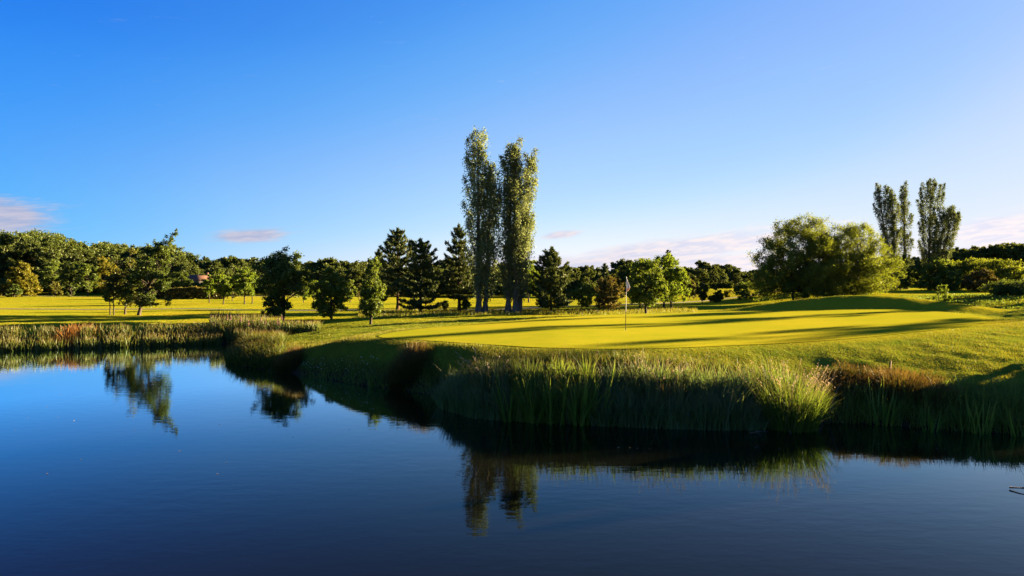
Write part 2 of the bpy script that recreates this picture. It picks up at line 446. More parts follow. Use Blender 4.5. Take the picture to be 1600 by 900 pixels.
def poplar(px, D, ytop, stems, seed, mat, label, leaf=0.115, dens=1.0, bare=0.045, group=None, bark='bark_pale'):
    """stems: (px offset at foot, px offset at top, ytop, radius px) of each upright stem"""
    rng = np.random.default_rng(seed)
    b = at(px, D); k = D/F
    root = thing('poplar_tree', label, 'tree', b-np.array([0,0,0.05]), group)
    Cs=[]; vs=[]
    for (o0, o1, yt, rp) in stems:
        H = zpix(yt, D)-b[2]; Rr = rp*k
        tu = Tubes(6)
        t = np.linspace(0,1,14); oy = rng.uniform(-0.7,0.7); wv = np.cumsum(rng.normal(0,0.03,14))
        P = np.stack([(o0+(o1-o0)*t)*k+wv, oy*(0.6+0.4*t)+np.cumsum(rng.normal(0,0.03,14)), t*H*0.985], 1)
        r = (0.0145*H)*(1-t)**0.9+0.012; r[0] *= 1.5
        tu.add(P, r, None, 8)
        nb = int(64*dens)
        for i in range(nb):
            u = (i+rng.uniform(0,1))/nb
            zs = H*(bare+(0.90-bare)*u**1.05)
            tt = zs/H
            env = Rr*(0.50+0.50*math.sin(math.pi*min(tt*1.18,1)**0.75))*(1.0 if tt < .72 else 1-0.75*((tt-.72)/.28)**1.7)
            a = i*2.39996+rng.uniform(-.5,.5)
            out_ = env*rng.choice([0.4,0.7,0.95,1.1,1.22])*rng.uniform(0.85,1.08)*(0.78 if tt < .5 and math.cos(a) < -.2 else 1)
            rise = out_*rng.uniform(1.7,3.0)+rng.uniform(0.2,0.6)
            rise = min(rise, H*1.0-zs)
            p0 = np.array([np.interp(zs,P[:,2],P[:,0]), np.interp(zs,P[:,2],P[:,1]), zs])
            q = np.linspace(0,1,7)[:,None]
            B = p0+np.concatenate([np.cos(a)*out_*q**0.75, np.sin(a)*out_*q**0.75, rise*q**1.15], 1)
            tu.add(B, 0.034*(1-tt*0.6), 0.008, 4)
            L = math.hypot(out_, rise)
            nl = int((50+105*L)*dens)
            s = rng.beta(1.9,1.0,nl); s = 0.12+0.92*s
            c = np.stack([np.interp(s, q[:,0], B[:,j]) for j in range(3)], 1)
            w = 0.09+0.13*np.sin(np.pi*np.clip(s,0,1))
            c += rng.normal(size=(nl,3))*w[:,None]*np.array([1,1,1.3])
            Cs.append(c); vs.append(np.full(nl, rng.uniform(0,1)))
        # short shoots low on the stem
        link('trunk', tu.mesh('trunk', M[bark]), root)
    C = np.concatenate(Cs); v = np.concatenate(vs); ok = C[:,2] > 0.9
    link('crown', leaves_mesh('crown', C[ok], leaf, M[mat], rng, 0.75, 0.1, v[ok]), root)
    return root

def pine(px, D, ytop, wpx, seed, mat, label, bare=0.10, group=None, tiers=13, dens=1.0, needle=0.36, shape=0.85, rag=0.5, bark='bark_pine', kind='pine_tree', lean_px=0):
    rng = np.random.default_rng(seed)
    b = at(px, D); H = zpix(ytop, D)-b[2]; Rr = wpx/2*D/F
    tu = Tubes(6); t = np.linspace(0,1,10)
    P = np.stack([np.cumsum(rng.normal(0,0.02,10))+lean_px*D/F*t, np.cumsum(rng.normal(0,0.02,10)), t*H*0.97], 1)
    r = 0.018*H*(1-t)**0.85+0.012; r[0]*=1.3
    tu.add(P, r, None, 8)
    Cs=[]; Ds=[]; vs=[]
    for i in range(tiers):
        u = (i+rng.uniform(-.15,.15))/tiers; u = min(max(u,0),0.985)
        zs = H*(bare+(0.97-bare)*u)
        env = Rr*((1-u)**shape*0.95+0.06)*(0.75+0.25*ss(0,0.2,u))
        nb = rng.integers(4,7)
        a0 = rng.uniform(0,6.28)
        for j in range(nb):
            a = a0+j*6.283/nb+rng.uniform(-.35,.35)
            Lb = env*rng.uniform(1-rag,1+rag*0.6)
            p0 = np.array([np.interp(zs,P[:,2],P[:,0]), np.interp(zs,P[:,2],P[:,1]), zs])
            q = np.linspace(0,1,6)[:,None]
            lift = rng.uniform(0.05,0.35)+0.5*u
            B = p0+np.concatenate([np.cos(a)*Lb*q, np.sin(a)*Lb*q, Lb*(lift*q**1.6-0.06*np.sin(np.pi*q))], 1)
            tu.add(B, 0.012*H*(1-u)*0.32+0.012, 0.008, 4)
            nt_ = int((6+15*Lb)*dens)
            s = rng.uniform(0.22,1.04,nt_)
            c = np.stack([np.interp(s, q[:,0], B[:,k]) for k in range(3)], 1)
            side = np.array([-math.sin(a), math.cos(a), 0])
            c += side*rng.normal(0,1,(nt_,1))*(0.10+0.20*Lb*(1.1-s[:,None])*0.6)+rng.normal(0,0.06,(nt_,3))
            cv = rng.uniform(0,1)
            for k in range(6):
                d = nrm(np.array([math.cos(a),math.sin(a),0.9+0.6*u])+rng.normal(0,0.45,(nt_,3)))
                Cs.append(c+d*needle*0.35); Ds.append(d); vs.append(np.full(nt_,cv))
    # leader
    nt_ = 26; zt = rng.uniform(0.9,0.99,nt_)*H
    c = np.stack([np.interp(zt,P[:,2],P[:,0]), np.interp(zt,P[:,2],P[:,1]), zt],1)
    for k in range(6):
        d = nrm(np.array([0,0,1.2])+rng.normal(0,0.5,(nt_,3))); Cs.append(c+d*needle*0.4); Ds.append(d); vs.append(np.full(nt_,.5))
    C=np.concatenate(Cs); Dd=np.concatenate(Ds); v=np.concatenate(vs)
    return put_tree(kind, C, v, tu, needle, M[mat], M[bark], rng, label, 'tree', b-np.array([0,0,0.04]), group, aspect=0.22, up=0.2, dirs=Dd, dirw=0.85)

# --- the pair of tall poplars in the middle
poplar(751, 53, 203, [(-4,-5,207,24),(7,14,248,18)], 11, 'poplar', 'tall slender poplar, left one of the central pair, tallest tree in view')
poplar(802, 53, 212, [(-9,-4,222,19),(4,7,214,21),(8,26,229,17)], 12, 'poplar', 'broad tall poplar, right one of the central pair, with three stems')
# --- three poplars behind the big willow on the right
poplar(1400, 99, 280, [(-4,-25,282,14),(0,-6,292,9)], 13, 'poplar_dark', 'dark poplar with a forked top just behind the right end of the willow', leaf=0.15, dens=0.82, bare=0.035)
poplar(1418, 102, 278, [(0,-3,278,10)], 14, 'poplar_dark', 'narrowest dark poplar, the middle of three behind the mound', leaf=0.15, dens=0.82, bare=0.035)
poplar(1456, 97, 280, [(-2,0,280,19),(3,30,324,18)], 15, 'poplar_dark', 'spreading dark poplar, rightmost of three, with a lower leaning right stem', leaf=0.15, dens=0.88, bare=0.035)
broadleaf('bush', 1396, 97, 398, 456, 62, 176, 'dark', 'dark bush filling the foot of the forked poplar behind the willow', 'bush', ncl=36, lps=40, leaf=0.28, prof=profile_dome)
broadleaf('bush', 1464, 95, 404, 456, 66, 177, 'mid', 'green bush filling the foot of the rightmost poplar', 'bush', ncl=36, lps=40, leaf=0.28, prof=profile_dome)
# --- pines
pine(621, 58, 357, 82, 21, 'pine', 'tall dark pine, taller of the two pines left of the poplars', bare=0.2, shape=0.7, dens=1.2)
pine(658, 56, 375, 98, 22, 'pine', 'broad dark pine with low skirts, right of the taller pine', bare=0.07, shape=0.62, tiers=12, dens=1.35)
pine(592, 66, 391, 40, 23, 'pine', 'small dark pine peeping out behind the pale young columnar tree', bare=0.15)
pine(717, 57, 351, 54, 24, 'pine', 'thin ragged pine close to the left side of the tall poplars', bare=0.16, rag=0.5, shape=0.6)
pine(861, 54, 388, 72, 25, 'pine', 'bushy pyramid pine just right of the tall poplars', bare=0.1, shape=0.62, tiers=13, dens=1.3)
pine(952, 53, 436, 46, 26, 'rust', 'small rusty brown pine left of the flagstick', bare=0.2, shape=0.45, tiers=7)
pine(944, 75, 413, 26, 27, 'pine', 'narrow spire pine rising behind the rusty pine', bare=0.1, tiers=11)
# --- left side
broadleaf('leaning_tree', 216, 51, 374, 475, 64, 31, 'dark', 'dark tree leaning right with a loose sprig at its top, by the left bank', bark='bark', lean_px=38, ncl=42, lps=50, leaf=0.17, prof=profile_pear,
          extra=[(1.9,0,5.0,.5),(2.2,0.1,5.4,.4),(2.45,0,5.8,.33),(2.7,0,6.15,.24),(2.8,0,6.35,.16),(1.3,0,4.9,.4),(2.35,-.2,0.95,.35),(1.2,0,.8,.3)], trunk_r=0.13)
broadleaf('slender_tree', 195, 52, 383, 478, 44, 32, 'olive', 'slender olive tree touching the leaning dark tree, tallest of the thin trees there', ncl=24, lps=26, leaf=0.16, prof=profile_oval, trunk_r=0.07, lean_px=10)
broadleaf('sapling', 178, 51, 420, 472, 22, 33, 'olive', 'thin sapling, middle of the three slim stems left of the leaning tree', ncl=12, lps=20, leaf=0.16, prof=profile_oval, trunk_r=0.045)
broadleaf('sapling', 172, 51, 438, 476, 16, 34, 'mid', 'shortest thin sapling, leftmost of the slim stems by the leaning tree', ncl=9, lps=18, leaf=0.16, prof=profile_oval, trunk_r=0.045, lean_px=-3)
broadleaf('willow_bush', 34, 130, 411, 464, 46, 35, 'gold', 'round golden willow bush before the wood at far left', 'bush', ncl=40, lps=60, leaf=0.34, prof=profile_dome)
broadleaf('bush', 22, 126, 444, 466, 22, 36, 'dark', 'low dark bush at the foot of the golden willow', 'bush', ncl=18, lps=26, leaf=0.34, prof=profile_dome)
broadleaf('round_tree', 83, 154, 407, 452, 38, 37, 'mid', 'round green tree just right of the golden willow bush', ncl=26, lps=36, leaf=0.36)
broadleaf('bush', 86, 138, 440, 464, 24, 38, 'olive', 'olive bush beneath the round tree right of the golden willow', 'bush', ncl=16, lps=26, leaf=0.32, prof=profile_dome)
broadleaf('round_tree', 110, 152, 410, 451, 40, 39, 'dark', 'dark round tree, middle of the row on the far left fairway', ncl=30, lps=38, leaf=0.36)
broadleaf('bush', 112, 138, 446, 464, 16, 40, 'dark', 'small dark bush beneath the dark round tree on the far left fairway', 'bush', ncl=10, lps=24, leaf=0.32, prof=profile_dome)
broadleaf('round_tree', 137, 148, 412, 454, 36, 41, 'mid', 'leafy green tree at the right end of the far left row', ncl=26, lps=36, leaf=0.36)
broadleaf('willow_tree', 163, 152, 402, 456, 40, 42, 'gold', 'soft yellow green tree behind the slim saplings', ncl=30, lps=38, leaf=0.38)
broadleaf('young_tree', 327, 92, 428, 464, 17, 43, 'light', 'narrow bright young tree in front of the clipped hedge', ncl=16, lps=32, leaf=0.25, prof=profile_oval)
broadleaf('young_tree', 349, 84, 427, 464, 25, 44, 'light', 'light green young tree, left one of the close fairway pair', ncl=20, lps=36, leaf=0.25)
broadleaf('young_tree', 382, 83, 418, 463, 33, 45, 'light', 'bright round young tree, tallest of those on the left fairway', ncl=26, lps=38, leaf=0.25)
broadleaf('young_tree', 394, 85, 428, 461, 24, 46, 'light', 'small bright tree tucked against the tallest young fairway tree', ncl=16, lps=34, leaf=0.25)
broadleaf('bush', 363, 100, 448, 465, 14, 47, 'olive', 'small olive bush between the young fairway trees', 'bush', ncl=9, lps=24, leaf=0.25, prof=profile_dome)
broadleaf('fairway_tree', 443, 47, 395, 462, 90, 48, 'dark', 'broad dark tree with open crown above the pink loosestrife', ncl=44, lps=54, leaf=0.17, trunk_r=0.09, prof=profile_dome)
broadleaf('bush', 432, 46.4, 460, 492, 38, 49, 'dark', 'leafy dark bush at the foot of the broad dark tree', 'bush', ncl=16, lps=36, leaf=0.17, prof=profile_round, stems=3, spread=0.12)
broadleaf('fairway_tree', 518, 48, 414, 493, 52, 50, 'mid', 'dense egg shaped tree standing alone in the shade left of the pines', ncl=34, lps=50, leaf=0.17, prof=profile_pear)
broadleaf('columnar_tree', 579, 42, 400, 490, 42, 51, 'mid', 'nearest young tree with upswept pale leaves, in front of the pines', ncl=32, lps=50, leaf=0.15, prof=profile_pear, lean_px=8, squash=1.3)
broadleaf('young_tree', 474, 95, 440, 468, 18, 52, 'light', 'small light tree seen between the broad dark tree and the egg shaped tree', ncl=14, lps=30, leaf=0.27)
broadleaf('young_tree', 490, 110, 438, 466, 22, 53, 'light', 'small pale tree close behind the egg shaped tree', ncl=14, lps=30, leaf=0.29)
broadleaf('young_tree', 547, 95, 432, 466, 20, 54, 'mid', 'small tree on the bright fairway between the egg shaped and upswept trees', ncl=16, lps=30, leaf=0.27, prof=profile_oval)
broadleaf('young_tree', 561, 120, 441, 464, 16, 55, 'olive', 'tiny olive tree beyond the fairway just left of the upswept tree', ncl=12, lps=26, leaf=0.3)
broadleaf('bush', 697, 58, 468, 489, 9, 56, 'mid', 'small upright bush between the broad pine and the thin pine', 'bush', ncl=8, lps=22, leaf=0.16, prof=profile_oval)
broadleaf('bush', 727, 57, 464, 486, 16, 57, 'mid', 'low leafy bush at the foot of the tall poplars', 'bush', ncl=10, lps=22, leaf=0.17)
# --- right of the poplars
broadleaf('lime_tree', 826, 92, 405, 462, 42, 58, 'light', 'bright lime green tree showing behind the right tall poplar', ncl=34, lps=38, leaf=0.26)
broadleaf('thorn_tree', 911, 56, 443, 478, 36, 59, 'mid', 'small open thorn tree between the pyramid pine and the rusty pine', ncl=20, lps=28, leaf=0.16, stems=2, spread=0.15)
broadleaf('maple_tree', 1009, 48.5, 401, 474, 60, 60, 'mid', 'round green tree with short dark trunk right of the flagstick', ncl=44, lps=56, leaf=0.17, trunk_r=0.10, prof=profile_dome)
broadleaf('maple_tree', 1050, 60, 392, 468, 58, 61, 'light', 'bright green tree leaning out behind the round tree near the flagstick', ncl=44, lps=46, leaf=0.19, trunk_r=0.11, lean_px=-14, prof=profile_dome)
broadleaf('maple_tree', 1000, 63, 404, 470, 40, 62, 'mid', 'mid green tree half hidden behind the round tree near the flagstick', ncl=26, lps=40, leaf=0.19, trunk_r=0.09)
broadleaf('birch_tree', 1037, 66, 388, 440, 22, 63, 'olive', 'thin loose top of a birch above the bright green tree', ncl=14, lps=24, leaf=0.19, prof=profile_oval, lean_px=6)
broadleaf('shrub_tree', 1077, 96, 436, 466, 30, 64, 'olive', 'olive small tree right of the bright green tree', ncl=22, lps=32, leaf=0.27)
broadleaf('young_tree', 1097, 84, 439, 468, 18, 65, 'olive', 'small golden green tree on the slope left of the shrubs', ncl=16, lps=34, leaf=0.24, prof=profile_oval)
broadleaf('shrub_tree', 1119, 84, 443, 471, 24, 66, 'olive', 'pointed bushy shrub on the slope before the dark treeline', 'shrub', ncl=18, lps=32, leaf=0.24, prof=profile_cone)
broadleaf('shrub_tree', 1137, 96, 452, 468, 15, 67, 'gold', 'tiny golden shrub right of the pointed shrub', 'shrub', ncl=10, lps=26, leaf=0.25)
broadleaf('shrub_tree', 1166, 84, 441, 470, 34, 68, 'mid', 'leafy shrub close to the left foot of the big willow', 'shrub', ncl=22, lps=32, leaf=0.24)
broadleaf('shrub_tree', 1196, 90, 449, 469, 26, 69, 'dark', 'dark shrub right under the left side of the big willow', 'shrub', ncl=14, lps=32, leaf=0.25)
broadleaf('bush', 318, 146, 437, 462, 40, 170, 'dark', 'dark bush hiding the walls of the red roofed house', 'bush', ncl=30, lps=40, leaf=0.36, prof=profile_dome)
broadleaf('bush', 340, 147, 422, 462, 36, 172, 'mid', 'green bush right of the red roofed house, behind the young trees', 'bush', ncl=30, lps=40, leaf=0.36, prof=profile_dome)
broadleaf('bush', 285, 146, 425, 462, 36, 171, 'dark', 'taller dark bush left of the red roofed house', 'bush', ncl=30, lps=40, leaf=0.36, prof=profile_dome)
# --- the big willow: two rounded masses
broadleaf('willow_tree', 1250, 74, 336, 462, 146, 70, 'willow', 'large spreading willow, darker left half of the great mass behind the mound', ncl=112, lps=100, leaf=0.21, aspect=0.42, prof=profile_dome, stems=4, spread=0.7, droop=0.25, ry=4.2, rc=1.0)
broadleaf('willow_tree', 1328, 76, 346, 462, 146, 71, 'willow', 'large golden willow, brighter right half of the great mass behind the mound', ncl=108, lps=100, leaf=0.21, aspect=0.42, prof=profile_dome, stems=4, spread=0.7, droop=0.25, ry=4.2, rc=1.0)
# --- right edge
broadleaf('golden_bush', 1512, 96, 402, 456, 64, 72, 'willow', 'rounded green gold bush right of the three poplars', 'bush', ncl=46, lps=46, leaf=0.27, prof=profile_dome)
broadleaf('golden_bush', 1562, 92, 405, 456, 82, 73, 'willow', 'wide golden bush at the right edge below the wooded hill', 'bush', ncl=56, lps=48, leaf=0.27, prof=profile_dome)
broadleaf('golden_bush', 1532, 86, 422, 456, 50, 74, 'rust', 'russet bush in front of the two golden bushes', 'bush', ncl=26, lps=40, leaf=0.25, prof=profile_dome)
broadleaf('laurel_bush', 1588, 60, 439, 460, 72, 75, 'dark', 'low dark laurel bush at the right edge', 'bush', ncl=46, lps=44, leaf=0.18, prof=profile_dome)
broadleaf('weed_plant', 1471, 55, 446, 474, 24, 76, 'light', 'tall leafy weed on the rise in front of the rightmost poplar', 'plant', ncl=12, lps=12, leaf=0.16, trunk_r=0.03, stems=3, spread=0.25)

# --- trees just past the right edge of the frame, whose shadows cross the green
for (x, y, H, Rr, sd, lab) in [(63,50.6,15.2,2.7,81,'round tree past the right edge whose shadow crosses the near part of the green'),
                               (64,59.8,17.0,1.3,82,'tall thin tree past the right edge whose shadow crosses the middle of the green'),
                               (60,63.0,13.0,1.2,83,'narrow tree past the right edge whose thin shadow crosses the far green'),
                               (19.2,19.9,3.0,1.5,85,'low bush past the right edge shading the near waterside')]:
    rng = np.random.default_rng(sd)
    C, v, tu = broadleaf_geo(H, 0.2*H, Rr, rng, prof=profile_oval, ncl=36, lps=40, leaf=0.26)
    put_tree('shade_tree', C, v, tu, 0.26, M['mid'], M['bark'], rng, lab, 'tree', (x, y, L1(x,y)-0.03))

# --- hedge
def hedge(x0, x1, y, h, w, label, seed):
    rng = np.random.default_rng(seed)
    n = 9000
    x = rng.uniform(x0,x1,n); u = rng.uniform(0,1,n)
    side = rng.integers(0,3,n)
    yy = np.where(side==0, rng.uniform(-w/2,w/2,n), np.where(side==1,-w/2,w/2)); zz = np.where(side==0, h, rng.uniform(0,h,n))
    yy = yy+rng.normal(0,.08,n); zz = zz+rng.normal(0,.09,n)+0.12*np.sin(x*0.9)+0.08*np.sin(x*2.3)
    xm = (x0+x1)/2
    g = land(x, y+yy); z0 = L1(xm, y)
    C = np.stack([x-xm, yy, np.maximum(zz,0.02)+g-z0], 1)
    root = thing('hedge', label, 'hedge', (xm, y, z0))
    tu = Tubes(5)
    for q in np.linspace(x0+.4,x1-.4,26):
        tu.add(np.array([[q-xm,0,L1(q,y)-z0-0.05],[q-xm+.1,0.05,h*0.8+L1(q,y)-z0]]), 0.05, 0.02)
    link('stems', tu.mesh('stems', M['bark']), root)
    link('foliage', leaves_mesh('foliage', C, 0.32, M['hedge'], rng, 0.7, 0.3, rng.uniform(0,1,n)), root)
hedge(-66, -48.5, 116, 1.75, 1.4, 'long clipped russet topped hedge behind the left fairway', 91)
hedge(-119, -108.5, 146, 2.2, 1.6, 'short green hedge at the far left edge beside the golden willow', 92)

# --- distant woods: front rows are single trees, the rows behind read as one mass
def small_tree_geo(seed, H, Rr, leaf, ncl=22, lps=24, prof=profile_round, zb=0.22):
    rng = np.random.default_rng(seed)
    C, v, tu = broadleaf_geo(H, zb*H, Rr, rng, prof=prof, ncl=ncl, lps=int(lps*1.6), leaf=leaf, trunk_r=0.25)
    return C, v, tu, rng
protos = []
for s, (H, Rr, pf) in enumerate([(10,4.2,profile_round),(11.5,3.9,profile_oval),(10.5,4.6,profile_dome),(13,4.2,profile_pear),(9.5,4.4,profile_dome)]):
    C, v, tu, rng = small_tree_geo(300+s, H, Rr, 0.55, prof=pf, ncl=34, lps=30)
    protos.append((H, tu.mesh('trunk', M['bark']), leaves_mesh('crown', C, 0.40, M['wood'], rng, 0.65, 0.3, v), C, v))
def far_tree(px, D, ytop, p, label, group, mats=None, wide=1.0):
    b = at(px, D); H = zpix(ytop, D)-b[2]
    Hp, tm, cm, _, _ = protos[p]
    s = H/Hp
    o = thing('woodland_tree', label, 'tree', b-np.array([0,0,0.1]), group)
    o.rotation_euler = (0,0,(px*0.37) % 6.28); o.scale = (s*wide, s*wide, s)
    for nm, me_ in (('trunk', tm), ('crown', cm)):
        c = bpy.data.objects.new(nm, me_); COL.objects.link(c); c.parent = o
rngw = np.random.default_rng(5)
def wood_row(pxs, D0, ytops, label, group, wide=1.0, jit=4):
    for px in pxs:
        D = D0+rngw.uniform(-9,9)
        far_tree(px+rngw.uniform(-3,3), D, np.interp(px, [a[0] for a in ytops], [a[1] for a in ytops])+rngw.uniform(-jit,jit), int(rngw.integers(0,5)), label, group, wide=wide*rngw.uniform(0.85,1.2))
def wood_mass(name, pxs, D0, ytops, label, seed, leaf=0.55, jit=4, wide=1.0):
    rng = np.random.default_rng(seed); CC=[]; VVv=[]
    for px in pxs:
        D = D0+rng.uniform(-15,15); px = px+rng.uniform(-4,4)
        b = at(px, D); H = zpix(np.interp(px,[a[0] for a in ytops],[a[1] for a in ytops])+rng.uniform(-jit,jit), D)-b[2]
        Hp, tm, cm, C, v = protos[int(rng.integers(0,5))]
        a = rng.uniform(0,6.28); s = H/Hp; w = s*wide*rng.uniform(0.9,1.25)
        Q = np.stack([(C[:,0]*math.cos(a)-C[:,1]*math.sin(a))*w, (C[:,0]*math.sin(a)+C[:,1]*math.cos(a))*w, C[:,2]*s], 1)
        CC.append(Q+b); VVv.append(np.clip(v*0.6+rng.uniform(0,.4),0,1))
    o = link(name, leaves_mesh(name, np.concatenate(CC), leaf, M['wood'], rng, 0.65, 0.3, np.concatenate(VVv)))
    tag(o, label, 'wood', kind='stuff')
TL = [(-200,366),(0,368),(60,364),(110,372),(150,380),(200,385),(250,382),(290,396),(310,408)]
wood_row(range(-8,300,17), 190, [(p,y+14) for p,y in TL], 'dark broadleaf tree packed in the front of the tall wood at far left', 'front trees of the left wood', wide=1.0)
wood_mass('woodland', list(range(-60,300,8)), 225, TL, 'tall dense wood filling the far left skyline', 401, jit=3)
TC = [(280,404),(330,408),(360,403),(420,412),(470,408),(520,406),(560,408),(600,415),(640,420),(700,408),(760,415),(830,420),(880,420),(915,413),(950,425),(975,405),(1010,410),(1040,425),(1080,420),(1105,412),(1135,416),(1160,424),(1200,428),(1240,430)]
wood_row(range(296,700,17), 170, [(p,y+9) for p,y in TC], 'round headed tree in the treeline closing the left fairway', 'trees of the middle treeline', wide=0.95)
wood_mass('woodland', list(range(290,720,9)), 205, TC, 'dark treeline on the skyline between the left wood and the poplars', 402)
wood_row(range(700,1200,18), 175, [(p,y+7) for p,y in TC], 'dark tree in the treeline right of the tall poplars', 'trees of the right treeline', wide=0.9)
wood_mass('woodland', list(range(700,1260,10)), 215, TC, 'dark distant treeline on the skyline right of the poplars', 403)
TR = [(1180,425),(1400,410),(1480,394),(1520,388),(1560,385),(1620,380),(1700,378)]
wood_mass('woodland', list(range(1190,1730,8)), 330, TR, 'dark wooded hill on the far right skyline', 404, leaf=0.95, jit=2.5)
wood_mass('undergrowth', list(range(-40,1240,8)), 178, [(-40,438),(1240,444)], 'low dark undergrowth along the foot of the far woods', 405, leaf=0.5, wide=1.6)

# --- a house with a red roof among the trees
def box(V, Fc, a, b):
    n = len(V); x0,y0,z0 = a; x1,y1,z1 = b
    V += [(x0,y0,z0),(x1,y0,z0),(x1,y1,z0),(x0,y1,z0),(x0,y0,z1),(x1,y0,z1),(x1,y1,z1),(x0,y1,z1)]
    Fc += [[n,n+3,n+2,n+1],[n+4,n+5,n+6,n+7],[n,n+1,n+5,n+4],[n+1,n+2,n+6,n+5],[n+2,n+3,n+7,n+6],[n+3,n,n+4,n+7]]
M['tile'] = plain_mat('roof_tile', (0.085,0.046,0.032), (0.11,0.06,0.042), 4, 0.8)
M['render'] = plain_mat('wall_render', (0.12,0.11,0.10), (0.16,0.15,0.135), 3, 0.9)
M['pane'] = plain_mat('window_glass', (0.03,0.04,0.05), (0.05,0.06,0.07), 3, 0.1)
hb = at(312, 158)
hz = zpix(438.5, 158)-hb[2]
hr = thing('house', 'house with a red tiled roof half hidden among the left trees', 'house', hb, rz=0.5)
V=[]; Fc=[]; box(V,Fc,(-2.2,-1.8,-0.2),(2.2,1.8,hz)); link('wall', make_mesh('wall',V,Fc,M['render'],smooth=False), hr)
rv = [(-2.6,-2.2,hz),(2.6,-2.2,hz),(2.6,0,hz+1.35),(-2.6,0,hz+1.35),(-2.6,2.2,hz),(2.6,2.2,hz),
      (-2.6,-2.2,hz-.12),(2.6,-2.2,hz-.12),(2.6,0,hz+1.2),(-2.6,0,hz+1.2),(-2.6,2.2,hz-.12),(2.6,2.2,hz-.12)]
rf = [[0,1,2,3],[3,2,5,4],[7,6,9,8],[8,9,10,11],[0,6,7,1],[4,5,11,10],[1,7,8,2],[2,8,11,5],[0,3,9,6],[3,4,10,9]]
ro = link('roof', make_mesh('roof', rv, rf, M['tile'], smooth=False), hr)
V=[]; Fc=[]; box(V,Fc,(1.4,-.25,hz+.9),(1.9,.25,hz+1.9)); link('chimney', make_mesh('chimney',V,Fc,M['tile'],smooth=False), ro)
for wx in (-1.2,0.9):
    V=[]; Fc=[]; box(V,Fc,(wx-.4,-1.83,hz-1.4),(wx+.4,-1.79,hz-.4)); link('window', make_mesh('window',V,Fc,M['pane'],smooth=False), hr)

# ------------------------------------------------------------------ reeds, sedges and grass
def blades(B, h, w, lean, droop, rng, segs=4, az=None, spread=None):
    """B (n,3) feet; returns V, faces, face var, vertex tip"""
    n = len(B)
    az = rng.uniform(0, 2*np.pi, n) if az is None else az
    d = np.stack([np.cos(az), np.sin(az), np.zeros(n)], 1)
    fa = rng.uniform(0, np.pi, n)
    wv = np.stack([np.cos(fa), np.sin(fa), np.zeros(n)], 1)
    t = np.linspace(0,1,segs+1)
    V = np.empty((n, segs+1, 2, 3))
    for k, q in enumerate(t):
        out_ = lean*q+droop*q**2.6
        zz = h*(q-0.45*np.clip(droop/h,0,1.2)*q**3)
        c = B+d*out_[:,None]; c[:,2] += zz
        ww = w*(1-q**2.2)*0.5+0.0012
        V[:,k,0] = c-wv*ww[:,None]; V[:,k,1] = c+wv*ww[:,None]
    m = 2*(segs+1)
    base = (np.arange(n)*m)[:,None,None]
    k = np.arange(segs)[None,:,None]*2
    f = base+k+np.array([0,1,3,2])[None,None,:]
    tip = np.repeat(np.tile(t, (n,1)), 2, axis=1).reshape(-1)
    var = np.repeat(rng.uniform(0,1,n), segs)
    return V.reshape(-1,3), f.reshape(-1,4), var, tip

class Blades:
    def __init__(s): s.V=[]; s.F=[]; s.v=[]; s.t=[]; s.n=0
    def add(s, V, f, v, t): s.V.append(V); s.F.append(f+s.n); s.v.append(v); s.t.append(t); s.n += len(V)
    def mesh(s, name, mat, origin=None):
        V = np.concatenate(s.V)
        if origin is not None: V = V-np.asarray(origin)
        return make_mesh(name, V, np.concatenate(s.F), mat, np.concatenate(s.v), np.concatenate(s.t))

SPX = np.array([p[0] for p in SHORE_PX], float); SPY = np.array([p[1] for p in SHORE_PX], float)
def shore(px, off):
    """points on the near bank: photo column px, off metres inland"""
    px = np.asarray(px, float); py = np.interp(px, SPX, SPY, right=681)
    Y = CAMZ*F/(py-CY); k = (Y+off)/Y
    X = (px-CX)/F*Y*k; Y2 = Y*k
    return np.stack([X, Y2, land(X, Y2)-0.03], 1)

M['reed'] = leaf_mat('reed_blade', (0.042,0.082,0.012), (0.082,0.122,0.02), 0.42, tip=(0.085,0.085,0.03), tip_range=(.75,1))
M['reed_blue'] = leaf_mat('bluish_reed_blade', (0.036,0.076,0.026), (0.068,0.115,0.038), 0.40, tip=(0.07,0.09,0.04))
M['sword'] = leaf_mat('sword_leaf', (0.045,0.092,0.012), (0.085,0.145,0.02), 0.4, tip=(0.10,0.125,0.025), tip_range=(.7,1))
M['dry'] = leaf_mat('dry_stalk', (0.09,0.075,0.05), (0.17,0.14,0.10), 0.2)
M['tuft'] = leaf_mat('brown_tussock_blade', (0.024,0.034,0.007), (0.048,0.046,0.011), 0.3, tip=(0.075,0.046,0.014), tip_range=(.5,1))
M['meadow'] = leaf_mat('tall_grass_blade', (0.026,0.048,0.007), (0.058,0.074,0.012), 0.36, tip=(0.085,0.062,0.018), tip_range=(.7,1))
M['cattail'] = leaf_mat('cattail_blade', (0.026,0.048,0.009), (0.072,0.086,0.02), 0.4, tip=(0.13,0.10,0.05), tip_range=(.75,1))
M['dock'] = leaf_mat('rusty_dock', (0.10,0.05,0.016), (0.17,0.085,0.025), 0.3)
M['pink'] = leaf_mat('pink_flower', (0.13,0.075,0.09), (0.21,0.13,0.15), 0.25)
M['seed'] = leaf_mat('seed_head', (0.11,0.088,0.078), (0.19,0.155,0.145), 0.25)
M['lawn'] = leaf_mat('bank_grass_blade', (0.048,0.072,0.007), (0.105,0.102,0.011), 0.3, tip=(0.105,0.092,0.014))
M['white'] = leaf_mat('white_flower', (0.35,0.35,0.3), (0.5,0.5,0.45), 0.2)

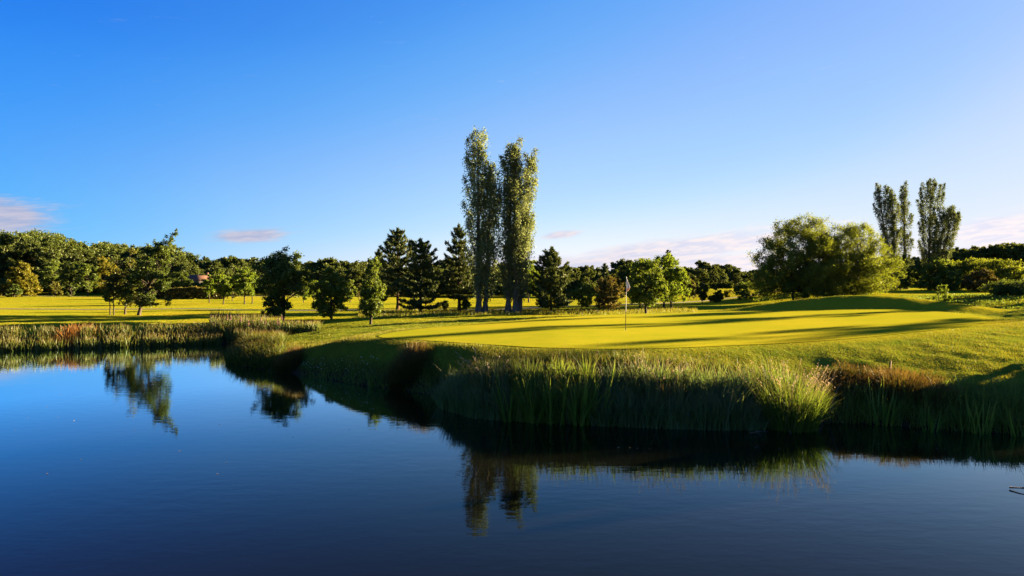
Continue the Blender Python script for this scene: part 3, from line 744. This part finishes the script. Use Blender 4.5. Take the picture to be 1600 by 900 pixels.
rg = np.random.default_rng(77)
def bed(name, px0, px1, o0, o1, n, hmin, hmax, w, lean, droop, mat, label, seed, kind='stuff', cat='reeds', dry=0, fn=None, edge=0.12):
    rng = np.random.default_rng(seed)
    px = rng.uniform(px0, px1, n); off = rng.uniform(o0, o1, n)
    # clumping
    cl = 0.5+0.5*np.sin(px*0.21+seed)*np.sin(off*3.1+px*0.057); keep = rng.uniform(0,1,n) < 0.55+0.45*cl
    px, off, cl = px[keep], off[keep], cl[keep]; n = len(px)
    B = shore(px, off)
    e = np.minimum(px-px0, px1-px)/(px1-px0)
    h = rng.uniform(hmin, hmax, n)*(0.8+0.25*cl)*(0.6+0.4*ss(0, edge, e))
    bl = Blades()
    bl.add(*blades(B, h, w*rng.uniform(0.7,1.4,n), np.abs(rng.normal(0,lean,n)), np.abs(rng.normal(0,droop,n)), rng))
    if dry:
        pass
    return tag(link(name, bl.mesh(name, M[mat])), label, cat, kind=kind)

# near bank, left to right
bed('bank_sedge', 470, 690, 0.0, 0.9, 2600, 0.16, 0.38, 0.014, .08, .1, 'reed', 'short dark sedge along the shaded left edge of the near bank', 501, cat='sedge')
bed('reed_bed', 684, 800, 0.0, 0.9, 3400, 0.65, 0.95, 0.02, .12, .15, 'reed_blue', 'low bluish reeds standing at the left end of the near reed bank', 502)
bed('reed_bed', 790, 935, 0.0, 0.9, 3000, 0.7, 1.15, 0.028, .18, .2, 'reed', 'green reeds filling the bank behind the sword leaves', 503)
bed('reed_bed', 925, 1195, -0.1, 0.9, 6200, 0.65, 1.05, 0.022, .16, .2, 'reed_blue', 'dark dense reeds in the middle of the near bank', 504)
bed('tall_grass', 665, 790, 0.8, 2.0, 4200, 0.25, 0.5, 0.014, .15, .2, 'meadow', 'yellowish tall grass behind the bluish reeds', 505, cat='grass')
bed('tall_grass', 800, 1200, 0.9, 2.3, 12500, 0.2, 0.5, 0.014, .16, .22, 'meadow', 'tall tipped grass along the top of the near reed bank', 506, cat='grass')
bed('tall_grass', 1290, 1480, 0.5, 1.8, 5600, 0.28, 0.55, 0.014, .12, .18, 'tuft', 'brown tipped grass on the right of the near bank', 507, cat='grass')
bed('bank_sedge', 1290, 1620, 0.0, 0.7, 2600, 0.3, 0.65, 0.018, .1, .12, 'reed', 'dark sedge at the waterline on the right of the near bank', 508, cat='sedge')
bed('bank_sedge', 1470, 1640, 0.4, 1.6, 2600, 0.25, 0.5, 0.016, .1, .12, 'reed', 'shaded sedge at the right end of the near bank', 509, cat='sedge')

def clump(name, px, off, rad, n, h0, h1, w, mat, label, seed, lean=.25, droop=.2, cat='plant', radial=True, seeds=0, dome=False, segs=5, group=None, pos=None, blade='blades'):
    rng = np.random.default_rng(seed)
    c = shore([px], off)[0] if pos is None else np.array([pos[0], pos[1], L1(*pos)-0.02])
    a = rng.uniform(0,2*np.pi,n); r = rad*np.sqrt(rng.uniform(0,1,n))
    B = np.stack([np.cos(a)*r, np.sin(a)*r, np.zeros(n)], 1)
    B[:,2] = land(c[0]+B[:,0], c[1]+B[:,1])-c[2]-0.03
    hh = rng.uniform(h0,h1,n)*((1-0.45*(r/rad)**2) if dome else 1)
    az = a+rng.normal(0,.6,n) if radial else None
    Lh = np.abs(rng.normal(lean*(0.35+0.9*r/rad), lean*0.35, n)) if radial else np.abs(rng.normal(0,lean,n))
    bl = Blades(); bl.add(*blades(B, hh, w*rng.uniform(.7,1.35,n), Lh, np.abs(rng.normal(0,droop,n)), rng, segs, az))
    root = thing(name, label, cat, c, group)
    link(blade, bl.mesh('blades', M[mat]), root)
    if seeds:
        ns = seeds; a = rng.uniform(0,2*np.pi,ns); r = rad*np.sqrt(rng.uniform(0,1,ns))
        B = np.stack([np.cos(a)*r, np.sin(a)*r, np.zeros(ns)], 1)
        h = rng.uniform(h1*0.85,h1*1.18,ns); dr = np.abs(rng.normal(0.22,0.1,ns))
        az = a+rng.normal(0,.5,ns); le = lean*(0.5+r/rad)
        s2 = Blades(); s2.add(*blades(B, h, np.full(ns,0.006), le, dr, rng, 5, az)); link('stalks', s2.mesh('stalks', M['dry']), root)
        d = np.stack([np.cos(az), np.sin(az), np.zeros(ns)],1)
        Cs=[]
        for q in np.linspace(0.8,1.0,9):
            cc = B+d*(le*q+dr*q**2.6)[:,None]; cc[:,2] += h*(q-0.45*np.clip(dr/h,0,1.2)*q**3); Cs.append(cc+rng.normal(0,.012,(ns,3)))
        C = np.concatenate(Cs); link('seed_heads', leaves_mesh('seed_heads', C, 0.045, M['seed'], rng, 0.4, 0, None), root)
    return root

clump('grass_tussock', 637, 0.7, 0.52, 1700, .7, 1.0, .010, 'tuft', 'domed brown tipped tussock alone on the near bank left of the reeds', 601, lean=.22, droop=.12, dome=True)
clump('grass_tussock', 452, 0.45, 0.42, 1300, .75, 1.0, .010, 'tuft', 'brown tussock at the foot of the peninsula beside the lawn', 602, lean=.14, droop=.08, dome=True)
for i, (px, o, lab) in enumerate([(800,.15,'clump of bright sword leaves, leftmost of those standing in front of the reeds'),(838,.1,'clump of pale green sword leaves second from the left'),
        (868,.05,'tall clump of sword leaves in the middle of the near water edge'),(905,.1,'wide clump of sword leaves leaning right over the water'),(935,.25,'small clump of sword leaves where the dark reeds begin')]):
    clump('iris_plant', px, o, .26, 42, 0.8, 1.35, .036, 'sword', lab, 610+i, lean=.22, droop=.16)
clump('iris_plant', 585, 0.05, .2, 16, .5, .75, .03, 'sword', 'few upright leaves at the water left of the brown tussock', 620, lean=.12, droop=.1)
clump('iris_plant', 1375, 0.15, .3, 40, .6, .95, .03, 'sword', 'upright green leaves in the dark hollow right of the seeding grass', 621, lean=.14, droop=.1)
clump('iris_plant', 1453, -0.25, .14, 14, .45, .7, .03, 'sword', 'small leaf clump standing alone out in the water at right', 622, lean=.16, droop=.1)
clump('iris_plant', 1510, 0.0, .22, 20, .6, .9, .026, 'sword', 'sparse tall leaves at right, left one of two by the shaded bank', 623, lean=.12, droop=.12)
clump('iris_plant', 1535, -0.05, .2, 20, .65, .95, .026, 'sword', 'sparse tall leaves at right, nearer the edge of the picture', 624, lean=.12, droop=.12)
clump('iris_plant', 1590, 0.0, .2, 16, .5, .85, .026, 'sword', 'thin leaf clump at the very right edge of the bank', 625, lean=.14, droop=.12)
clump('seeding_grass', 1232, 0.3, .62, 1500, .75, 1.3, .013, 'reed', 'big arching clump of grass with pale pink seed heads on the near bank', 630, lean=.2, droop=.28, seeds=85)
clump('seeding_grass', 1028, 0.8, .55, 500, .65, 1.0, .013, 'meadow', 'pale seeding grass clump showing above the dark reeds', 631, lean=.3, droop=.25, seeds=36)
clump('seeding_grass', 770, 0.9, .5, 420, .7, 1.05, .013, 'meadow', 'pale stalked grass clump above the bluish reeds', 632, lean=.25, droop=.2, seeds=18)
clump('grass_tussock', 1400, 1.0, .55, 1300, .55, .8, .011, 'tuft', 'dark brown tussock beside the hazard stake', 633, lean=.2, droop=.12, dome=True)
clump('grass_tussock', 1462, 0.8, .42, 900, .4, .58, .011, 'tuft', 'low russet tussock right of the tussock by the stake', 634, lean=.2, droop=.12, dome=True)

# bent dry stalks over the reeds: one scattering
rng = np.random.default_rng(640)
n = 520; px = rng.uniform(690, 1300, n); B = shore(px, rng.uniform(0.0,1.2,n))
bl = Blades(); bl.add(*blades(B, rng.uniform(.5,1.15,n), np.full(n,.012), np.abs(rng.normal(0,.28,n)), np.abs(rng.normal(0,.38,n)), rng, 5))
tag(link('dry_stalks', bl.mesh('dry_stalks', M['dry'])), 'pale dry stalks scattered through the near reeds', 'stalks', kind='stuff')

# far bank: cattails
def far_shore(px, off):
    P = POND[1:9]; spx = CX+P[:,0]/P[:,1]*F
    # walk along the bank between its points
    Y = np.interp(px, spx[:-1], P[:-1,1]); k = (Y+off)/Y
    X = (px-CX)/F*Y*k
    return np.stack([X, Y*k, land(X, Y*k)-0.03], 1)
rng = np.random.default_rng(701)
n = 11000; px = rng.uniform(-120, 345, n); off = rng.uniform(-0.5, 1.0, n)
keep = (rng.uniform(0,1,n) < 0.25+0.75*ss(-.3,.6,np.sin(px*.11)+.5*np.sin(px*.043+1)+0.9*ss(150,230,px))) & ~((px>100)&(px<128)&(rng.uniform(0,1,n)<.85))
px, off = px[keep], off[keep]; n=len(px); B = far_shore(px, off)
bl = Blades(); bl.add(*blades(B, rng.uniform(.4,.85,n), rng.uniform(.03,.055,n), np.abs(rng.normal(0,.1,n)), np.abs(rng.normal(0,.08,n)), rng, 3))
tag(link('cattail_bed', bl.mesh('cattail_bed', M['cattail'])), 'sunlit cattails with dry tips along the far left bank', 'reeds', kind='stuff')
n = 5200; px = rng.uniform(330, 500, n); off = rng.uniform(-0.4,3.2,n)
Y = 41.3+off-0.018*(px-330); X=(px-CX)/F*Y; B = np.stack([X,Y,np.maximum(land(X,Y),-.1)-.03],1)
bl = Blades(); bl.add(*blades(B, rng.uniform(.5,1.15,n)*(1-0.35*ss(420,500,px)), rng.uniform(.03,.05,n), np.abs(rng.normal(0,.12,n)), np.abs(rng.normal(0,.1,n)), rng, 3))
tag(link('sedge_bed', bl.mesh('sedge_bed', M['cattail'])), 'thick sedge bed filling the end of the inlet behind the peninsula', 'reeds', kind='stuff')
# peninsula grass
n = 9000; px = rng.uniform(352, 445, n); off = rng.uniform(0.05, 7.5, n)
B = shore(px, off); X,Y = B[:,0],B[:,1]
ok = (~inside(X,Y,POND)) & (X < -8.2-0.25*(Y-28)) ; B = B[ok]; n=len(B)
bl = Blades(); bl.add(*blades(B, rng.uniform(.32,.8,n)*(.75+.25*np.sin(B[:,0]*2.3)*np.sin(B[:,1]*1.9)), rng.uniform(.016,.03,n), np.abs(rng.normal(0,.16,n)), np.abs(rng.normal(0,.16,n)), rng, 4))
tag(link('tall_grass', bl.mesh('tall_grass', M['meadow'])), 'tall russet tipped grass covering the end of the peninsula', 'grass', kind='stuff')
# rusty dock plants on the far bank
for i, (px, lab) in enumerate([(104,'rusty dock patch among cattails at left, left one of two'),(119,'rusty dock patch among cattails at left, right one of two'),(136,'low reddish dock plant beside the cattails, above the other dock')]):
    pos = far_shore(np.array([px]), 0.5+i*0.5)[0]
    clump('dock_plant', 0, 0, .55, 340, .55, .95, .03, 'dock', lab, 710+i, lean=.2, droop=.15, pos=(pos[0],pos[1]), dome=True)
# purple loosestrife spikes
for i, px in enumerate([355,361,369,377,388,396,410,414,421,427,433,438,440]):
    rng = np.random.default_rng(720+i)
    D = 41.5+rng.uniform(-.8,1.0); X=(px-CX)/F*D; z=L1(X,D)
    ytop = 490+rng.uniform(0,11)
    H = zpix(ytop, D)-z
    r = thing('loosestrife_plant', 'spike of pink flowers rising out of the inlet sedges', 'flower', (X,D,z-.03), 'pink loosestrife spikes by the inlet')
    tu = Tubes(4); lx = rng.normal(0,.05); tu.add(np.array([[0,0,0],[lx*.5,0,H*.5],[lx,0,H]]), .016, .006); link('stem', tu.mesh('stem', M['reed']), r)
    nl = 120; zz = rng.uniform(.78,1.0,nl)*H; a=rng.uniform(0,6.28,nl); rr=.03*(1.15-(zz/H-.78)/.22)
    C = np.stack([lx*zz/H+np.cos(a)*rr, np.sin(a)*rr, zz],1); link('flower_spike', leaves_mesh('flower_spike', C, .055, M['pink'], rng, .8, 0.2), r)
    nl = 26; zz = rng.uniform(.2,.7,nl)*H; a=rng.uniform(0,6.28,nl); C=np.stack([np.cos(a)*.07,np.sin(a)*.07,zz],1)
    link('leaves', leaves_mesh('leaves', C, .13, M['reed'], rng, .3, .2), r)
# white daisies on the bank left of the tussock
rng = np.random.default_rng(740)
n = 75; px = rng.uniform(478,590,n)+rng.normal(0,6,n); B = shore(px, rng.uniform(.35,1.1,n)); B[:,2] += rng.uniform(.12,.3,n)
tag(link('white_flowers', leaves_mesh('white_flowers', B, .035, M['white'], rng, .9, .8)), 'tiny white flowers dotted along the shaded bank', 'flowers', kind='stuff')

# short grass on the near bank, as blades
rng = np.random.default_rng(750)
n = 420000; X = rng.uniform(-11, 28, n); Y = rng.uniform(14.5, 31, n)
d = seg_dist(X,Y,POND); ok = (~inside(X,Y,POND)) & (~inside(X,Y,GREEN)) & (d>.25)
dg_ = seg_dist(X,Y,GREEN); ok &= (np.abs(X/Y) < 0.82) & (rng.uniform(0,1,n) < np.clip(1.35-(Y-15)/26,0,1)) & (dg_ > 0.15)
X,Y,d,dg_ = X[ok],Y[ok],d[ok],dg_[ok]; n=len(X)
B = np.stack([X,Y,land(X,Y)-.01],1)
ln = 0.5+0.5*np.sin(X*.9+np.sin(Y*1.3)*1.5)*np.sin(Y*1.1+X*.3)
h = rng.uniform(.025,.055,n)*(0.6+.8*ln)*np.clip(.5+dg_*0.5,.5,1)*(1+1.3*(1-ss(-1,5,X)))
bl = Blades(); bl.add(*blades(B, h, np.full(n,.010), np.abs(rng.normal(0,.022,n)), np.abs(rng.normal(0,.02,n)), rng, 1))
tag(link('bank_grass', bl.mesh('bank_grass', M['lawn'])), 'short rough grass on the near bank round the green', 'grass', kind='stuff')
n = 60000; X = rng.uniform(-16, 42, n); Y = rng.uniform(24, 54, n)
ok = (~inside(X,Y,POND)) & (~inside(X,Y,GREEN)) & (seg_dist(X,Y,POND) > 1.0) & (seg_dist(X,Y,GREEN) > .4) & (np.abs(X/Y) < .82) & (rng.uniform(0,1,n) < .25+.75*ss(-.3,.6,np.sin(X*.9+1.2*np.sin(Y*.5))*np.sin(Y*1.4+X*.3))); X,Y=X[ok],Y[ok]; n=len(X)
bl = Blades(); bl.add(*blades(np.stack([X,Y,land(X,Y)-.01],1), rng.uniform(.04,.11,n), np.full(n,.02), np.abs(rng.normal(0,.04,n)), np.abs(rng.normal(0,.04,n)), rng, 1))
tag(link('rough_grass', bl.mesh('rough_grass', M['lawn'])), 'uneven rough grass on the mounds and slopes round the green', 'grass', kind='stuff')
n = 46; px = np.concatenate([rng.uniform(700,1500,30), rng.uniform(20,620,16)]); py = np.concatenate([np.interp(px[:30],SPX,SPY)+rng.uniform(4,34,30), rng.uniform(600,760,16)])
Yw = CAMZ*F/(py-CY); C = np.stack([(px-CX)/F*Yw, Yw, np.full(46,.008)],1)
tag(link('floating_leaves', leaves_mesh('floating_leaves', C, .05, M['dry'], rng, .6, 6.0)), 'tiny dead leaves floating on the pond', 'leaves', kind='stuff')
# longer grass under the central trees and lush weeds on the right rise
n = 26000; px = rng.uniform(560,1090,n); Y = rng.uniform(49,60,n); X=(px-CX)/F*Y
ok = (np.abs(land(X,Y)) < 9) & (rng.uniform(0,1,n) < .3+.7*ss(-.2,.6,np.sin(X*.8)*np.sin(Y*.9+X*.2))); X,Y=X[ok],Y[ok]; n=len(X)
bl = Blades(); bl.add(*blades(np.stack([X,Y,land(X,Y)-.02],1), rng.uniform(.12,.34,n), np.full(n,.03), np.abs(rng.normal(0,.06,n)), np.abs(rng.normal(0,.06,n)), rng, 2))
tag(link('long_grass', bl.mesh('long_grass', M['lawn'])), 'unmown long grass round the feet of the central trees', 'grass', kind='stuff')
n = 50000; X = rng.uniform(27,52,n); Y = rng.uniform(50,68,n)
ok = (np.abs(X/Y)<.8) & (rng.uniform(0,1,n) < .15+.85*ss(-.1,.5,np.sin(X*.7+1)*np.sin(Y*1.0+X*.4)+.3*np.sin(X*1.9)*np.sin(Y*2.3))); X,Y=X[ok],Y[ok]; n=len(X)
C = np.stack([X,Y,land(X,Y)+rng.uniform(0.02,.22,n)],1)
tag(link('ground_weeds', leaves_mesh('ground_weeds', C, .12, M['mid'], rng, .6, .7, rng.uniform(0,1,n))), 'lush green weeds covering the rise on the right', 'weeds', kind='stuff')

# ------------------------------------------------------------------ flagstick
M['pole_white'] = plain_mat('white_paint', (0.38,0.38,0.37), (0.44,0.44,0.43), 5, 0.4)
M['pole_black'] = plain_mat('black_paint', (0.008,0.008,0.008), (0.014,0.014,0.014), 5, 0.9)
M['flag_white'] = leaf_mat('flag_cloth', (0.36,0.36,0.39), (0.42,0.42,0.45), .3, tmul=(1,1,1), objvar=0)
M['flag_orange'] = leaf_mat('orange_flag_cloth', (0.42,0.30,0.22), (0.46,0.33,0.25), .3, tmul=(1,1,1), objvar=0)
fz = 1.62
for k in range(30):
    X, Y = unproject(977.5, 515.5, fz); fz = 0.6*fz+0.4*(L1(X,Y)+0.014)
FH = zpix(433.5, Y)-fz
fr = thing('flagstick', 'golf flagstick with a limp white flag standing in the green', 'flag', (X,Y,fz))
tu = Tubes(10); tu.add(np.array([[0,0,-.05],[0.005,0,.22*FH],[0.012,0,.35*FH]]), .013,.012); lo = link('lower_pole', tu.mesh('lower_pole', M['pole_black']), fr)
tu = Tubes(10); tu.add(np.array([[0.012,0,.3501*FH],[0.022,0,.6*FH],[0.034,0,FH]]), .0115,.008); tu.add(np.array([[.034,0,FH],[.034,0,FH+.015],[.034,0,FH+.03]]), np.array([.012,.012,.004]), None, 8)
link('pole', tu.mesh('pole', M['pole_white']), fr)
# limp cloth: hangs from the top corner in folds; widest two thirds of the way down
nu, nv = 15, 20
u = np.linspace(0,1,nu)[None,:]; v = np.linspace(0,1,nv)[:,None]
wid = 0.03+0.115*np.clip(v*1.45,0,1)**1.1*np.where(v > .7, 1-(v-.7)/.3*.45, 1)
Xf = 0.036+u*wid; Zf = FH-.01-v*0.50-0.06*u*(1-v)-0.05*np.sin(np.pi*u)*v
Yf = 0.035*np.sin(u*9+v*1.5)*(0.25+u)*(0.4+.6*v)+0.006*np.sin(u*21+v*4)
Vf = np.stack([Xf, Yf+0*Xf, Zf+0*Xf], -1).reshape(-1,3)
ix = np.arange(nu*nv).reshape(nv,nu)
def strip(r0, r1):
    a = ix[r0:r1+1]
    return np.stack([a[:-1,:-1],a[1:,:-1],a[1:,1:],a[:-1,1:]],-1).reshape(-1,4)
ff = np.concatenate([strip(0,14), strip(14,nv-1)])
mef = make_mesh('flag', Vf, ff, None, fvar=np.full(len(ff),.5), mats=[M['flag_white'], M['flag_orange']])
mi = np.zeros(len(ff), np.int32); mi[14*(nu-1):] = 1; mef.polygons.foreach_set('material_index', mi)
fo = link('flag', mef, fr)
sol = fo.modifiers.new('thick','SOLIDIFY'); sol.thickness = 0.003
tu = Tubes(20); a_ = np.array([[0,0,-.1],[0,0,-.02],[0,0,.004]]); tu.add(a_, .054, .054, 20); link('hole_cup', tu.mesh('hole_cup', M['pole_white']), fr)

# ------------------------------------------------------------------ stake, floating twigs
M['stake'] = plain_mat('stake_wood', (0.045,0.026,0.011), (0.07,0.042,0.018), 12, .8)
sp = shore([1390], 2.0)[0]
V=[]; Fc=[]; box(V,Fc,(-.025,-.025,-.1),(.025,.025,.42)); V[4:8]=[(x*.6,y*.6,z+.02) for x,y,z in V[4:8]]
o = link('hazard_stake', make_mesh('hazard_stake',V,Fc,M['stake'],smooth=False)); o.location = sp; o.rotation_euler=(0.03,0.05,.3)
tag(o, 'short wooden stake standing in the grass above the dark tussock', 'stake')
def twig(p, q, r, label, extra=()):
    o = np.array(p, float); t = Tubes(6); P = np.array([np.zeros(3), (np.array(q)-o)*.5+np.array([0,0,.015]), np.array(q)-o]); t.add(P, r, r*.3)
    for e in extra: t.add(np.array([P[1], (np.array(e)-o)*.6+P[1]*.4, np.array(e)-o]), r*.6, r*.2)
    tag(link('floating_twig', t.mesh('floating_twig', M['bark_pale']), None, o), label, 'twig')
a = unproject(1172,678); b = unproject(1200,676)
twig((a[0],a[1],.02),(b[0],b[1],.03),.018,'pale stick floating flat below the big seeding grass clump')
a = unproject(1236,678); b = unproject(1226,668)
twig((a[0],a[1],.0),(b[0]-.05,b[1],.28),.014,'forked pale twig standing up out of the water by the seeding grass',[(a[0]+.14,a[1],.10)])
a = unproject(1577,764); b = unproject(1612,770)
twig((a[0],a[1],.025),(b[0],b[1],.04),.016,'dark twig floating at the right edge of the water',[(a[0]+.32,a[1]-.1,.09)])

# ------------------------------------------------------------------ sun and sky
sl = bpy.data.lights.new('sun', 'SUN'); sl.energy = 5.0; sl.angle = R(0.55); sl.color = (1.0,0.74,0.40)
so = bpy.data.objects.new('sun', sl); COL.objects.link(so)
from mathutils import Vector
so.rotation_euler = Vector(tuple(-SUN)).to_track_quat('-Z','Y').to_euler(); so.location = (60,30,40)

w = bpy.data.worlds.new('World'); sc.world = w; w.use_nodes = True
nt = w.node_tree; nt.nodes.clear()
out = nd(nt,'ShaderNodeOutputWorld'); bg = nd(nt,'ShaderNodeBackground')
sky = nd(nt,'ShaderNodeTexSky'); sky.sky_type='NISHITA'; sky.sun_disc=False; sky.sun_elevation=R(EL); sky.sun_rotation=R(AZ)
sky.altitude=0; sky.air_density=0.6; sky.dust_density=0.3; sky.ozone_density=4.0
EXPO = 3.75; SKYS = 0.05
# grade the sky's three channels (deeper blue overhead, softer glare near the sun)
sc10 = nd(nt,'ShaderNodeVectorMath', operation='SCALE'); sc10.inputs['Scale'].default_value = 0.1
nt.links.new(sky.outputs[0], sc10.inputs[0])
cv = nd(nt,'ShaderNodeRGBCurve'); nt.links.new(sc10.outputs[0], cv.inputs['Color'])
for ci, pts_ in enumerate([[(0,0),(.036,.035),(.05,.085),(.08,.22),(.122,.33),(.24,.62),(.6,.92),(1,1)],
                           [(0,0),(.095,.235),(.12,.33),(.18,.47),(.23,.56),(.42,.79),(.8,.92),(1,.96)],
                           [(0,0),(.22,.84),(.30,.95),(.45,1.0),(.75,1.0),(1,1)]]):
    cm = cv.mapping.curves[ci]
    for p_ in pts_[1:-1]: cm.points.new(*p_)
    cm.points[len(cm.points)-1].location = pts_[-1]
cv.mapping.update()
UNIT = 1/(SKYS*2**EXPO)
gtc = nd(nt,'ShaderNodeTexCoord'); dp = nd(nt,'ShaderNodeVectorMath', operation='DOT_PRODUCT')
nt.links.new(gtc.outputs['Generated'], dp.inputs[0]); dp.inputs[1].default_value = tuple(SUN)
gr = nd(nt,'ShaderNodeValToRGB'); gr.color_ramp.interpolation = 'B_SPLINE'
els_ = gr.color_ramp.elements
els_[0].position = 0.26; els_[0].color = (0.52,0.5,0.5,1); els_[1].position = 1.0; els_[1].color = (0.45,0.47,0.5,1)
for p_, c_ in ((0.37,(0.14,0.40,0.5,1)),(0.44,(0.22,0.43,0.5,1)),(0.55,(0.46,0.52,0.5,1)),(0.72,(0.86,0.66,0.51,1)),(0.88,(0.60,0.54,0.5,1))):
    e_ = els_.new(p_); e_.color = c_
nt.links.new(math_(nt,'MULTIPLY_ADD',dp.outputs['Value'],0.5,0.5), gr.inputs[0])
glow = mixc(nt, 1.0, mixc(nt, 1.0, cv.outputs['Color'], gr.outputs['Color'], 'MULTIPLY'), (2,2,2), 'MULTIPLY')
tc = nd(nt,'ShaderNodeTexCoord'); sep = nd(nt,'ShaderNodeSeparateXYZ'); nt.links.new(tc.outputs['Generated'], sep.inputs[0])
dx, dy, dz = sep.outputs
azs = math_(nt,'ARCTAN2',dx,dy)                       # azimuth from +Y, radians
els = math_(nt,'ARCSINE',dz)
# wispy cloud texture in (azimuth, height)
cmb = nd(nt,'ShaderNodeCombineXYZ'); nt.links.new(azs,cmb.inputs[0]); nt.links.new(math_(nt,'SUBTRACT',math_(nt,'MULTIPLY',els,6.5),math_(nt,'MULTIPLY',azs,.7)),cmb.inputs[1])
cn = noise(nt, cmb.outputs[0], 8.0, 8, 0.68, 0.9)
cn2 = noise(nt, cmb.outputs[0], 26.0, 5, 0.65, 0.5)
cn = math_(nt,'ADD',math_(nt,'MULTIPLY',cn,.7),math_(nt,'MULTIPLY',cn2,.3))
def blob(px, py, wx, wy, slope=0.0):
    a0 = math.atan((px-CX)/F); e0 = math.atan((CY-py)/F*math.cos(a0)); sa = wx/F*math.cos(a0)**2; se = wy/F*math.cos(a0)
    u_ = math_(nt,'SUBTRACT',azs,a0)
    v_ = math_(nt,'SUBTRACT',math_(nt,'SUBTRACT',els,e0),math_(nt,'MULTIPLY',u_,slope))
    q = math_(nt,'ADD',math_(nt,'POWER',math_(nt,'ABSOLUTE',math_(nt,'DIVIDE',u_,sa)),2.0),math_(nt,'POWER',math_(nt,'ABSOLUTE',math_(nt,'DIVIDE',v_,se)),2.0))
    return math_(nt,'EXPONENT',math_(nt,'MULTIPLY',q,-1.0))
cloud = None
for args in [(-5,338,95,30,-.05),(395,369,65,10,.08),(1050,392,220,20,.12),(878,367,34,7,.1),(1010,412,260,20,.02),(1670,362,200,46,.1),(1560,362,80,26,.1),(1170,376,120,11,.14)]:
    bb = blob(*args)
    cloud = bb if cloud is None else math_(nt,'MAXIMUM',cloud,bb)
cf = ramp(nt, math_(nt,'ADD',math_(nt,'MULTIPLY',cloud,0.62),math_(nt,'MULTIPLY',cn,1.15)), 0.68, 1.06)
# cloud colour: mauve away from the sun, pale pink white towards it
cc = mixc(nt, ramp(nt, azs, -0.6, 0.6), mixc(nt, ramp(nt,cn2,.35,.65), (0.42,0.46,0.66), (0.60,0.57,0.69)), mixc(nt, ramp(nt,cn2,.35,.65), (0.80,0.80,0.96), (1.08,0.96,0.95)))
skc = mixc(nt, 1.0, mixc(nt, math_(nt,'MULTIPLY',cf,0.92), glow, cc), (UNIT,)*3, 'MULTIPLY')
nt.links.new(skc, bg.inputs['Color']); bg.inputs['Strength'].default_value = SKYS
nt.links.new(bg.outputs[0], out.inputs['Surface'])

# ------------------------------------------------------------------ camera and render settings
cam = bpy.data.cameras.new('camera'); cam.sensor_width=36; cam.lens=36*F/1600; cam.clip_start=0.1; cam.clip_end=4000
co = bpy.data.objects.new('camera', cam); COL.objects.link(co); co.location=(0,0,CAMZ); co.rotation_euler=(R(90),0,0)
sc.camera = co
vs_ = sc.view_settings; sc.display_settings.display_device='sRGB'
vs_.view_transform='Standard'; vs_.look='None'; vs_.gamma=1; vs_.use_curve_mapping=False; vs_.exposure=EXPO
sc.render.engine='CYCLES'
cy = sc.cycles; cy.use_denoising=True; cy.max_bounces=6; cy.diffuse_bounces=3; cy.glossy_bounces=3; cy.transmission_bounces=3; cy.transparent_max_bounces=4
cy.caustics_reflective=False; cy.caustics_refractive=False
